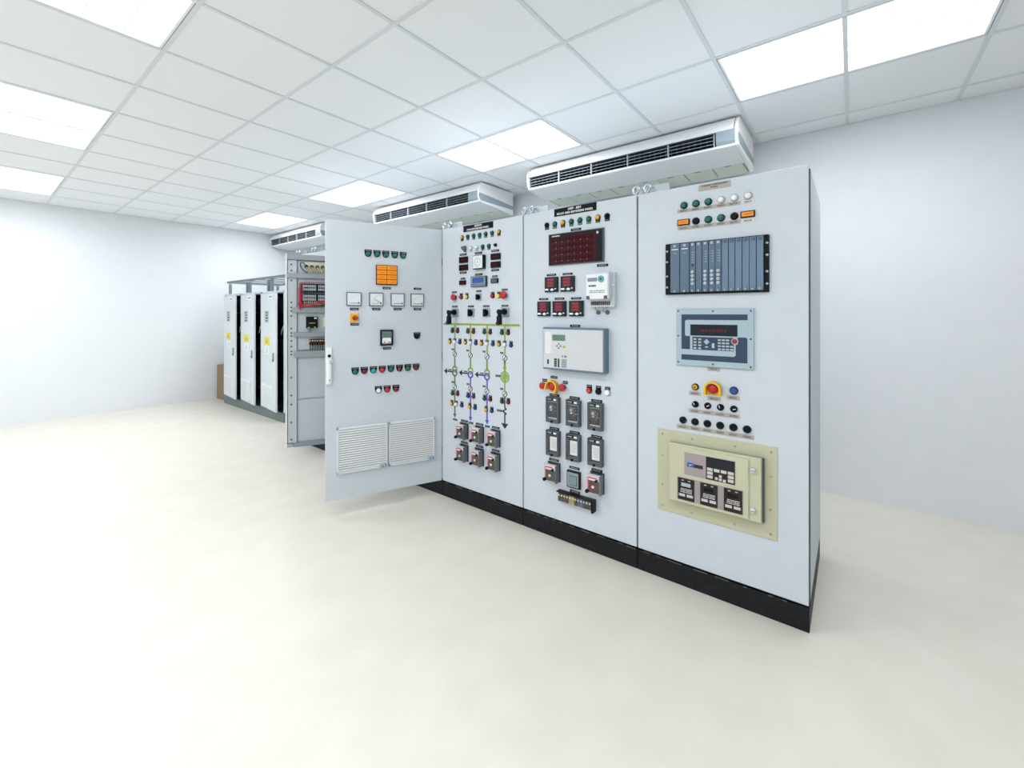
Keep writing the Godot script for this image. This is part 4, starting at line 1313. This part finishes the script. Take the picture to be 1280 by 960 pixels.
	part(o, "escutcheon", one(func(st): rounded(st, 0, 0, 0.034, 0.262, 0, 0.012, 0.008, 0.002)), "white")
	part(o, "lever", one(func(st): rounded(st, 0, -0.05, 0.024, 0.15, 0.012, 0.03, 0.008, 0.004)), "white")
	part(o, "lock_barrel", one(func(st): lathe(st, 0, 0.07, [[0.011, 0.012], [0.011, 0.017], [0.0, 0.017]], 14)), "black")
	part(o, "key", one(func(st):
		box(st, Vector3(0, 0.034, 0.034), Vector3(0.004, 0.012, 0.03))
		X = Transform3D(Basis(Vector3.BACK, 0.35), Vector3(0.014, 0.034, 0.05))
		rounded(st, 0, 0, 0.038, 0.02, -0.002, 0.002, 0.006, 0.0005)
		X = Transform3D()), "chrome")
	part(o, "lower_cap", one(func(st): lathe(st, 0, -0.098, [[0.006, 0.03], [0.006, 0.032], [0.0, 0.032]], 12)), "grey")
	# two louvred vents
	for a in [[-0.600, 0.466], [-0.240, 0.466]]:
		o = dev("louvred_vent", a[0], a[1], "white slatted filter vent low on the door")
		shared(o, "frame", "lv frame", func(st):
			for s in [-1, 1]:
				plate(st, s * 0.169, 0, 0.012, 0.324, 0, 0.02, 0.003)
				plate(st, 0, s * 0.154, 0.35, 0.016, 0, 0.02, 0.003), "louvre")
		shared(o, "filter", "lv filter", func(st): plate(st, 0, 0, 0.34, 0.31, -0.03, -0.022), "filter_mat")
		for k in 18:
			var s := shared(o, "slat", "lv slat", func(st):
				X = Transform3D(Basis(Vector3.RIGHT, -0.45), Vector3.ZERO)
				box(st, Vector3.ZERO, Vector3(0.328, 0.0095, 0.0025))
				X = Transform3D(), "white")
			s.position = Vector3(0, 0.1375 - k * 0.0162, 0.0165)
		put(shared(o, "maker_tag", "lv tag", func(st): plate(st, 0, 0, 0.05, 0.026, 0, 0.001), "pale_blue"), Vector3(0.143, -0.149, 0.02))
		text_on(o, "LT", 0.02, Vector3(0.15, -0.1495, 0.0211), "print_blue", 1.1)


func shield_lamp(x: float, y: float, lens: String, pm: String) -> void:
	var o := dev("indicator_lamp", x, y, "%s lamp under a black shield-shaped legend plate" % lamp_label(lens, "indicator_lamp").get_slice(" indicator", 0))
	shared(o, "shield_plate", "shield", func(st):
		var p := PackedVector2Array([Vector2(0.0255, 0.025), Vector2(-0.0255, 0.025), Vector2(-0.0245, 0.004)])
		for k in 7:
			var t := PI * (1.12 + 0.76 * k / 6.0)
			p.append(Vector2(cos(t) * 0.022, -0.006 + sin(t) * 0.021))
		p.append(Vector2(0.0245, 0.004))
		prism(st, p, 0, 0.006, 0.001), pm)
	shared(o, "lens", "shield lens", func(st): lathe(st, 0, -0.007, dome(0.0165, 0.004, 0.014)), lens)
	strokes(o, 0.036, 0.007, 0.0064, 1, "plate_ink", int(absf(x) * 50) % 4)
	o.get_child(o.get_child_count() - 1).position.y = 0.017


# ------------------------------------------------------------------ cabinet with two half doors, the left one open with its wiring in view
func build_double_door_cabinet() -> void:
	cabinet("double_door_cabinet", "light grey cabinet with one half door open showing rails and red wiring", -3.3, -2.4, false)
	part(cab, "closed_door", one(func(st):
		X = fr
		plate(st, -2.655, 1.1125, 0.5, 1.981, -0.022, 0.0, 0.0025)
		X = Transform3D()), "cabinet")
	lifting_bracket(-3.3)
	var ux := Vector3(0.44403908, 0, -0.89600742)
	var nz := Vector3(0.89600742, 0, 0.44403908)
	fr = Transform3D(Basis(ux, Vector3.UP, nz), Vector3(-3.478 + 2.85, 0, 0.349))   # x from the free edge to the hinge, z out of the inner face
	var w := 0.378
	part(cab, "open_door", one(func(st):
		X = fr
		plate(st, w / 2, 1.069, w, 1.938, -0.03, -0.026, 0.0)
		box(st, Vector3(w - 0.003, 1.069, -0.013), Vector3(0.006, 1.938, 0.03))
		X = Transform3D()), "shaded_inner_paint")
	part(cab, "door_edge", one(func(st):
		X = fr
		box(st, Vector3(-0.004, 1.069, -0.01), Vector3(0.016, 1.938, 0.04))
		X = Transform3D()), "white")
	part(cab, "door_top_rail", one(func(st):
		X = fr
		plate(st, w / 2, 2.006, w, 0.054, -0.026, 0.012, 0.003)
		X = Transform3D()), "rail")
	part(cab, "door_bottom_rail", one(func(st):
		X = fr
		plate(st, w / 2 + 0.03, 0.122, w - 0.06, 0.044, -0.026, 0.014, 0.003)
		X = Transform3D()), "grey")
	part(cab, "door_latch", one(func(st):
		X = fr
		plate(st, 0.028, 0.122, 0.052, 0.036, -0.026, 0.01, 0.002)
		X = Transform3D()), "steel")
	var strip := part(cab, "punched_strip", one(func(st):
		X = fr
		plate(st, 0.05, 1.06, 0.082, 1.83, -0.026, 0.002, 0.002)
		X = Transform3D()), "shaded_inner_paint")
	for y in [1.93, 1.87, 1.77, 1.55, 1.5, 1.465, 1.415, 1.29, 1.245, 1.215, 1.165, 1.11, 1.06, 1.03, 0.8, 0.62, 0.53, 0.35, 0.18]:
		var h := shared(strip, "dark_hole_disc", "leaf hole", func(st): lathe(st, 0, 0, [[0.009, 0], [0.009, 0.003], [0.005, 0.004], [0.0, 0.002]], 10), "dark_grey")  # dark discs stand in for the shade inside the punched holes
		h.transform = fr * Transform3D(Basis(), Vector3(0.042, y, 0.002))
	# back sheets between the rails
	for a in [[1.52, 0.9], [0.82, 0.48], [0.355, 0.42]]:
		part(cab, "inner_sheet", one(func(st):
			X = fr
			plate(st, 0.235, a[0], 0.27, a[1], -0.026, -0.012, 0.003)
			X = Transform3D()), "shaded_inner_paint")
	for a in [[1.82, 0.052, 0.0], [1.474, 0.052, 0.05], [1.228, 0.05, 0.06], [1.03, 0.064, 0.06]]:
		part(cab, "mounting_rail", one(func(st):
			X = fr
			plate(st, (w + a[2]) / 2, a[0], w - a[2], a[1], -0.02, 0.022, 0.004)
			X = Transform3D()), "rail")
	# round green connectors with wires at the top
	part(cab, "connector_panel", one(func(st):
		X = fr
		plate(st, 0.26, 1.915, 0.2, 0.1, -0.026, -0.008, 0.002)
		X = Transform3D()), "ivory")
	for k in 4:
		var o := dev("cable_connector", 0.178 + k * 0.05, 1.915, "round green plug with loose wires")
		shared(o, "plug", "plug", func(st): lathe(st, 0, 0, [[0.018, -0.008], [0.018, 0.012], [0.012, 0.018], [0.0, 0.018]], 14), "black" if k == 0 else "connector_green")
		for q in 3:
			part(o, "wire", one(func(st): tube(st, [Vector3(-0.008 + q * 0.008, -0.004, 0.016), Vector3(0.0 + q * 0.008, -0.028, 0.026), Vector3(0.015 + q * 0.01, -0.06, 0.012)], 0.003, 5)), ["wire_grey", "ivory", "wire_yellow"][q])
	var o2 := dev("cable_loop", 0.0, 0.0, "dark grey cable bent in a loop")
	part(o2, "cable", one(func(st): tube(st, [Vector3(0.17, 1.925, 0.01), Vector3(0.15, 1.955, 0.02), Vector3(0.125, 1.95, 0.022), Vector3(0.122, 1.92, 0.022), Vector3(0.145, 1.88, 0.02), Vector3(0.19, 1.845, 0.01)], 0.006, 8)), "wire_grey")
	# terminal rows with red wiring
	o2 = dev("terminal_block", 0.24, 1.63, "black terminal rows bound by red wiring")
	part(o2, "backing", one(func(st): plate(st, 0, 0, 0.25, 0.23, -0.012, 0.004, 0.002)), "dark_grey")
	for r in 2:
		part(o2, "terminal_row", one(func(st): plate(st, 0.01, 0.07 - r * 0.1, 0.23, 0.075, 0.004, 0.03, 0.002)), "black")
		for c in 14:
			if c == 8:
				continue
			for q in 2:
				put(shared(o2, "terminal", "tb term", func(st): plate(st, 0, 0, 0.011, 0.025, 0, 0.004, 0.001), "key_grey"), Vector3(-0.09 + c * 0.0158, 0.086 - r * 0.1 - q * 0.033, 0.03))
	var r2 := RandomNumberGenerator.new()
	r2.seed = 5
	for k in 16:
		var y := 0.12 - k * 0.0165
		part(o2, "wire", one(func(st): tube(st, [Vector3(-0.085, y, 0.03), Vector3(-0.115, y + r2.randf_range(-0.01, 0.01), 0.04), Vector3(-0.122 + r2.randf_range(-0.012, 0.012), y - 0.03, 0.035), Vector3(-0.115 + r2.randf_range(-0.02, 0.01), -0.09 - r2.randf() * 0.03, 0.03), Vector3(-0.06, -0.115 + r2.randf() * 0.02, 0.03)], 0.0042, 5)), "wire_red")
	for k in 10:
		part(o2, "wire", one(func(st): tube(st, [Vector3(-0.11 + k * 0.006, -0.095 - r2.randf() * 0.025, 0.032), Vector3(-0.02 + k * 0.01, -0.1 + r2.randf_range(-0.02, 0.012), 0.04), Vector3(0.06, -0.085 + r2.randf_range(-0.02, 0.012), 0.042), Vector3(0.128, -0.05 - r2.randf() * 0.03, 0.034)], 0.0042, 5)), "wire_yellow" if k == 3 else ("connector_green" if k == 7 else "wire_red"))
	for k in 9:
		part(o2, "wire", one(func(st): tube(st, [Vector3(-0.08 + k * 0.022, 0.108, 0.03), Vector3(-0.082 + k * 0.022, 0.122, 0.036), Vector3(-0.06 + k * 0.022, 0.124, 0.03)], 0.0035, 5)), "wire_red")
	for k in 11:
		part(o2, "wire", one(func(st): tube(st, [Vector3(-0.08 + k * 0.018, -0.066, 0.03), Vector3(-0.078 + k * 0.018, -0.084, 0.036), Vector3(-0.085 + k * 0.018, -0.098, 0.03)], 0.003, 5)), "wire_yellow" if k % 3 == 1 else "ivory")
	# contactor
	o2 = dev("contactor", 0.228, 1.35, "black contactor with brass strip and white terminals")
	part(o2, "body", one(func(st):
		plate(st, 0, 0, 0.108, 0.116, -0.012, 0.03, 0.003)
		plate(st, 0, 0.0, 0.078, 0.09, 0.03, 0.055, 0.004)), "black")
	part(o2, "brass_strip", one(func(st): plate(st, 0.002, -0.006, 0.056, 0.009, 0.055, 0.058)), "brass")
	part(o2, "label", one(func(st): plate(st, 0.032, 0.043, 0.024, 0.014, 0.055, 0.0565)), "white")
	for s in [-1, 1]:
		part(o2, "terminal", one(func(st): plate(st, s * 0.028, -0.046, 0.018, 0.02, 0.03, 0.04, 0.002)), "ivory")
	for k in 2:
		part(o2, "wire", one(func(st): tube(st, [Vector3(-0.03 + k * 0.012, -0.052, 0.034), Vector3(-0.034 + k * 0.018, -0.075, 0.042), Vector3(-0.028 + k * 0.012, -0.1, 0.02)], 0.0035, 5)), "wire_blue")
	part(cab, "white_module", one(func(st):
		X = fr
		plate(st, 0.356, 1.356, 0.04, 0.1, -0.012, 0.05, 0.003)
		X = Transform3D()), "ivory")
	# small fuse and relay group
	for k in 7:
		var f := dev("fuse_base", 0.212 + k * 0.023, 1.135, "small dark fuse base")
		shared(f, "body", "fuse body", func(st): plate(st, 0, 0.015, 0.019, 0.06, -0.012, 0.03, 0.003), "black" if k % 2 else "copper_brown")
		shared(f, "cap", "fuse cap", func(st): lathe(st, 0, 0.028, [[0.007, 0.03], [0.007, 0.036], [0.0, 0.036]], 10), "ivory")
		part(f, "wire", one(func(st): tube(st, [Vector3(0, -0.012, 0.02), Vector3(0.002, -0.04, 0.026), Vector3(-0.002, -0.066, 0.012)], 0.0045, 5)), "black" if k % 3 else "copper_brown")


func build_closed_cabinet() -> void:
	cabinet("plain_cabinet", "plain light grey cabinet mostly hidden behind the open half door", -4.1, -3.3)
	front_panel(-4.1, -3.3)
	lifting_bracket(-4.08)
	lifting_bracket(-3.72)


# ------------------------------------------------------------------ far racks
func build_racks() -> void:
	var hx := [-7.04, -6.357, -5.643]
	var ends := [-6.357, -5.643, -4.94]
	var turn := [5.6, 5.4, 6.4]
	var words := ["beside the brown box", "between the two others", "next to the open half door"]
	for i in 3:
		var w: float = ends[i] - hx[i]
		var t := thing("equipment_rack", "pale rack with black interior and door ajar, " + words[i], "equipment rack", Vector3((hx[i] + ends[i]) / 2, 0, -0.27), "pale racks along the far wall")
		part(t, "plinth", one(func(st): plate(st, 0, 0.062, w - 0.003, 0.124, -0.9, 0.0, 0.002)), "rack_plinth")
		part(t, "body", one(func(st):
			for s in [-1, 1]:
				box(st, Vector3(s * (w / 2 - 0.012), 0.94, -0.45), Vector3(0.022, 1.62, 0.88))
			box(st, Vector3(0, 1.74, -0.45), Vector3(w - 0.003, 0.024, 0.88))), "rack_paint")
		part(t, "lining", one(func(st):
			box(st, Vector3(0, 0.94, -0.87), Vector3(w - 0.05, 1.6, 0.02))
			for s in [-1, 1]:
				box(st, Vector3(s * (w / 2 - 0.026), 0.93, -0.44), Vector3(0.004, 1.58, 0.84))
			box(st, Vector3(0, 1.722, -0.44), Vector3(w - 0.05, 0.008, 0.84))), "rail")
		for k in 8:
			part(t, "equipment_unit", one(func(st): plate(st, 0.0, 0.235 + k * 0.187, w - 0.062, 0.176, -0.7, -0.05 - 0.015 * (k % 3), 0.004)), "black_matt" if k % 3 != 1 else "equipment")
		part(t, "cable", one(func(st): tube(st, [Vector3(w / 2 - 0.16, 1.16, -0.04), Vector3(w / 2 - 0.1, 1.24, -0.03), Vector3(w / 2 - 0.06, 1.3, -0.04)], 0.006, 6)), "white")
		var a := deg_to_rad(turn[i])
		var f := Transform3D(Basis(Vector3.UP, -a), Vector3(-w / 2 + 0.004, 0, 0.004))
		var dw := 0.645
		cab = t
		fr = f
		part(t, "door", one(func(st):
			X = f
			plate(st, dw / 2, 0.93, dw, 1.58, -0.022, 0.0, 0.002)
			X = Transform3D()), "rack_paint")
		var dev1 := dev("rating_plate", dw * 0.42, 1.4, "dark vertical plate with small print")
		shared(dev1, "plate", "rack plate", func(st): plate(st, 0, 0, 0.19, 0.17, 0, 0.003), "light_grey")
		put(dup_strokes(dev1, 0.11, 0.15, 4, "dark_grey", "print"), Vector3(0.01, 0, 0.0034))
		var s1 := dev("warning_sign", dw * 0.44, 1.09 - i * 0.012, "yellow warning sticker")
		shared(s1, "sticker", "rack warn", func(st): rounded(st, 0, 0, 0.24, 0.11, 0, 0.0015, 0.03, 0.0), "warning_yellow")
		shared(s1, "symbol", "rack sym", func(st): prism(st, PackedVector2Array([Vector2(-0.06, -0.03), Vector2(0.06, -0.03), Vector2(0, 0.035)]), 0.0015, 0.002), "wire_yellow")
		var s2 := dev("notice", dw * 0.43, 0.965 - i * 0.012, "white paper notice")
		shared(s2, "paper", "rack paper", func(st): plate(st, 0, 0, 0.19, 0.11, 0, 0.001), "white")
		put(dup_strokes(s2, 0.09, 0.08, 4, "light_grey", "print"), Vector3(0, 0, 0.0013))
		var s3 := dev("name_plate", dw * 0.66, 1.67, "white name plate at the top of the door")
		shared(s3, "plate", "rack name", func(st): plate(st, 0, 0, 0.17, 0.06, 0, 0.0015), "white")
		put(dup_strokes(s3, 0.12, 0.03, 1, "wire_blue", "lettering"), Vector3(0, 0, 0.0018))
		var hd := dev("door_handle", dw * 0.88, 0.86, "dark swing handle")
		shared(hd, "lever", "rack handle", func(st): rounded(st, 0, 0, 0.022, 0.12, 0.0, 0.016, 0.008, 0.003), "grey")
		shared(hd, "lock", "rack lock", func(st): lathe(st, 0, -0.03, [[0.009, 0.016], [0.009, 0.02], [0.0, 0.02]], 10), "dark_grey")
		for k in 2:
			var v := dev("vent", dw * (0.25 + k * 0.37), 0.315, "white slatted vent low on the door")
			shared(v, "frame", "rack vent", func(st):
				plate(st, 0, 0, 0.225, 0.31, 0, 0.008, 0.003), "white")
			for q in 9:
				put(shared(v, "slat", "rack slat", func(st):
					X = Transform3D(Basis(Vector3.RIGHT, -0.4), Vector3.ZERO)
					box(st, Vector3.ZERO, Vector3(0.2, 0.024, 0.003))
					X = Transform3D(), "louvre"), Vector3(0, 0.12 - q * 0.03, 0.011))


func build_cable_tray() -> void:
	var t := thing("cable_tray", "grey steel cable ladder on posts above the far racks", "cable tray", Vector3(-6.0, 1.752, -0.7))
	var y := 0.2
	for z in [0.36, -0.42]:
		part(t, "side_rail", one(func(st): box(st, Vector3(0.0, y, z), Vector3(2.2, 0.032, 0.02))), "tray_steel")
	for s in [-1, 1]:
		part(t, "end_rail", one(func(st): box(st, Vector3(s * 1.085, y, -0.03), Vector3(0.02, 0.032, 0.75))), "tray_steel")
	for k in 5:
		put(shared(t, "rung", "tray rung", func(st): box(st, Vector3.ZERO, Vector3(0.025, 0.014, 0.75)), "tray_steel"), Vector3(-0.72 + k * 0.36, y - 0.006, -0.03))
	for a in [[-1.04, 0.03], [-0.34, 0.045], [-0.25, 0.02], [0.4, 0.04], [0.5, 0.04], [0.98, 0.03]]:
		part(t, "post", one(func(st): box(st, Vector3(a[0], y / 2 - 0.01, 0.34), Vector3(a[1], y - 0.03, 0.035))), "tray_steel")
	for a in [-1.04, -0.3, 0.45, 0.98]:
		part(t, "post", one(func(st): box(st, Vector3(a, y / 2 - 0.01, -0.4), Vector3(0.035, y - 0.03, 0.035))), "tray_steel")


# ------------------------------------------------------------------ ceiling air conditioners
func build_air_conditioners() -> void:
	ac_unit(-7.57, -5.74, "white ceiling-suspended air conditioner above the far racks")
	ac_unit(-4.30, -2.30, "white ceiling-suspended air conditioner above the open cabinets, its right end in view")
	ac_unit(-1.64, 0.29, "white ceiling-suspended air conditioner above the metering and supervisory cabinets")


func ac_unit(x0: float, x1: float, label: String) -> void:
	var w := x1 - x0
	var t := thing("air_conditioner", label, "air conditioner", Vector3((x0 + x1) / 2, 2.64, -1.5), "ceiling air conditioners")
	# profile in (z, y), z forward from the middle, y above the rear lower edge
	var zy := [Vector2(-0.3, 0.0), Vector2(0.26, 0.045), Vector2(0.3, 0.06)]
	var back := -0.305
	var yt := 0.268
	part(t, "casing", extruded(w - 0.06, PackedVector2Array([Vector2(back, 0.075), Vector2(-0.05, 0.075), Vector2(-0.05, 0.172), Vector2(0.308, 0.172), Vector2(0.314, 0.182), Vector2(0.31, 0.2), Vector2(0.292, 0.235), Vector2(0.262, yt), Vector2(back, yt)])), "ac_white")
	part(t, "underside", extruded(w - 0.05, PackedVector2Array([Vector2(-0.055, 0.03), Vector2(-0.055, 0.014), Vector2(0.26, 0.045), Vector2(0.29, 0.052), Vector2(0.29, 0.068), Vector2(0.2, 0.075), Vector2(back, 0.075), Vector2(back, 0.03)])), "ac_under")
	part(t, "rear_edge", extruded(w - 0.05, PackedVector2Array([Vector2(back, 0.0), Vector2(back + 0.02, 0.002), Vector2(back + 0.02, 0.03), Vector2(back, 0.03)])), "ac_under")
	# intake panels under the rear
	var n := 8
	var pw := (w - 0.07) / n
	for k in n:
		var p := part(t, "intake_panel", extruded(pw - 0.008, PackedVector2Array([Vector2(back + 0.024, 0.002), Vector2(-0.06, 0.014), Vector2(-0.06, 0.03), Vector2(back + 0.024, 0.03)])), "ac_intake")
		p.position.x = -w / 2 + 0.035 + pw * (k + 0.5)
		var c := shared(t, "panel_clip", "ac clip", func(st): box(st, Vector3.ZERO, Vector3(0.05, 0.006, 0.014)), "ac_stripe")
		c.position = Vector3(p.position.x, 0.013, -0.066)
	# outlet
	part(t, "duct_liner", one(func(st):
		box(st, Vector3(0, 0.123, -0.044), Vector3(w - 0.05, 0.094, 0.01))
		box(st, Vector3(0, 0.0775, 0.115), Vector3(w - 0.05, 0.004, 0.31))
		box(st, Vector3(0, 0.1695, 0.13), Vector3(w - 0.05, 0.004, 0.34))
		for s in [-1, 1]:
			box(st, Vector3(s * (w / 2 - 0.027), 0.123, 0.115), Vector3(0.004, 0.09, 0.31))), "duct_foam")
	var gw := w - 0.19
	for k in 3:
		var s := part(t, "outlet_slat", one(func(st):
			X = Transform3D(Basis(Vector3.RIGHT, 0.35), Vector3.ZERO)
			box(st, Vector3.ZERO, Vector3(gw, 0.0035, 0.016))
			X = Transform3D()), "ac_slat")
		s.position = Vector3(-0.08, 0.094 + (2 - k) * 0.027, 0.287)
	for k in 6:
		var d := shared(t, "outlet_divider", "ac divider", func(st): box(st, Vector3.ZERO, Vector3(0.009, 0.098, 0.02)), "ac_slat")
		d.position = Vector3(-w / 2 + 0.02 + gw * k / 5.0, 0.121, 0.288)
	for k in int(gw / 0.045):
		var v := shared(t, "outlet_fin", "ac fin", func(st): box(st, Vector3.ZERO, Vector3(0.002, 0.09, 0.006)), "dark_grey")
		v.position = Vector3(-w / 2 + 0.04 + k * 0.045, 0.121, 0.28)
	# end caps with a grey stripe
	for s in [-1, 1]:
		var cw := 0.024 if s > 0 else 0.014
		var e := part(t, "end_cap", extruded(cw, PackedVector2Array([Vector2(back, 0.0), Vector2(0.255, 0.045), Vector2(0.285, 0.056), Vector2(0.3, 0.09), Vector2(0.308, 0.13), Vector2(0.312, 0.182), Vector2(0.292, 0.235), Vector2(0.262, yt), Vector2(back, yt)])), "ac_white")
		e.position.x = s * (w / 2 - cw / 2)
		var st2 := part(t, "stripe", extruded(0.006, PackedVector2Array([Vector2(back + 0.004, 0.062), Vector2(0.28, 0.062), Vector2(0.302, 0.09), Vector2(0.31, 0.125), Vector2(0.305, 0.145), Vector2(0.15, 0.138), Vector2(back + 0.004, 0.105)])), "ac_stripe")
		st2.position.x = s * (w / 2 - 0.001)
	part(t, "outlet_end", extruded(0.13, PackedVector2Array([Vector2(0.2, 0.072), Vector2(0.283, 0.06), Vector2(0.302, 0.09), Vector2(0.31, 0.13), Vector2(0.308, 0.172), Vector2(0.2, 0.172)])), "ac_stripe").position.x = w / 2 - 0.09
	for s in [-1, 1]:
		part(t, "hanger", one(func(st): box(st, Vector3(s * (w / 2 - 0.2), 0.274, -0.05), Vector3(0.05, 0.014, 0.3))), "dark_grey")


# An outline in (z, y), counter-clockwise seen from +x to -x or not, pulled along x about the middle.
func extruded(w: float, zy: PackedVector2Array) -> ArrayMesh:
	var p := PackedVector2Array()
	for q in zy:
		p.append(Vector2(-q.x, q.y))
	var area := 0.0
	for i in p.size():
		area += p[i].cross(p[(i + 1) % p.size()])
	if area < 0:
		p.reverse()
	var st := begin()
	X = Transform3D(Basis(Vector3(0, 0, -1), Vector3.UP, Vector3.RIGHT), Vector3.ZERO)
	prism(st, p, -w / 2, w / 2)
	X = Transform3D()
	return done(st)


func build_box() -> void:
	var t := thing("cardboard_box", "brown box standing on the floor beside the far rack", "box", Vector3(-7.36, 0, -0.56))
	part(t, "carton", one(func(st): plate(st, 0, 0.285, 0.44, 0.57, -0.22, 0.22, 0.002)), "cardboard")
	for s in [-1, 1]:
		part(t, "flap", one(func(st): box(st, Vector3(0, 0.572, s * 0.111), Vector3(0.438, 0.004, 0.218))), "cardboard")
	part(t, "tape", one(func(st): box(st, Vector3(0, 0.5745, 0), Vector3(0.44, 0.001, 0.05))), "tag_beige")
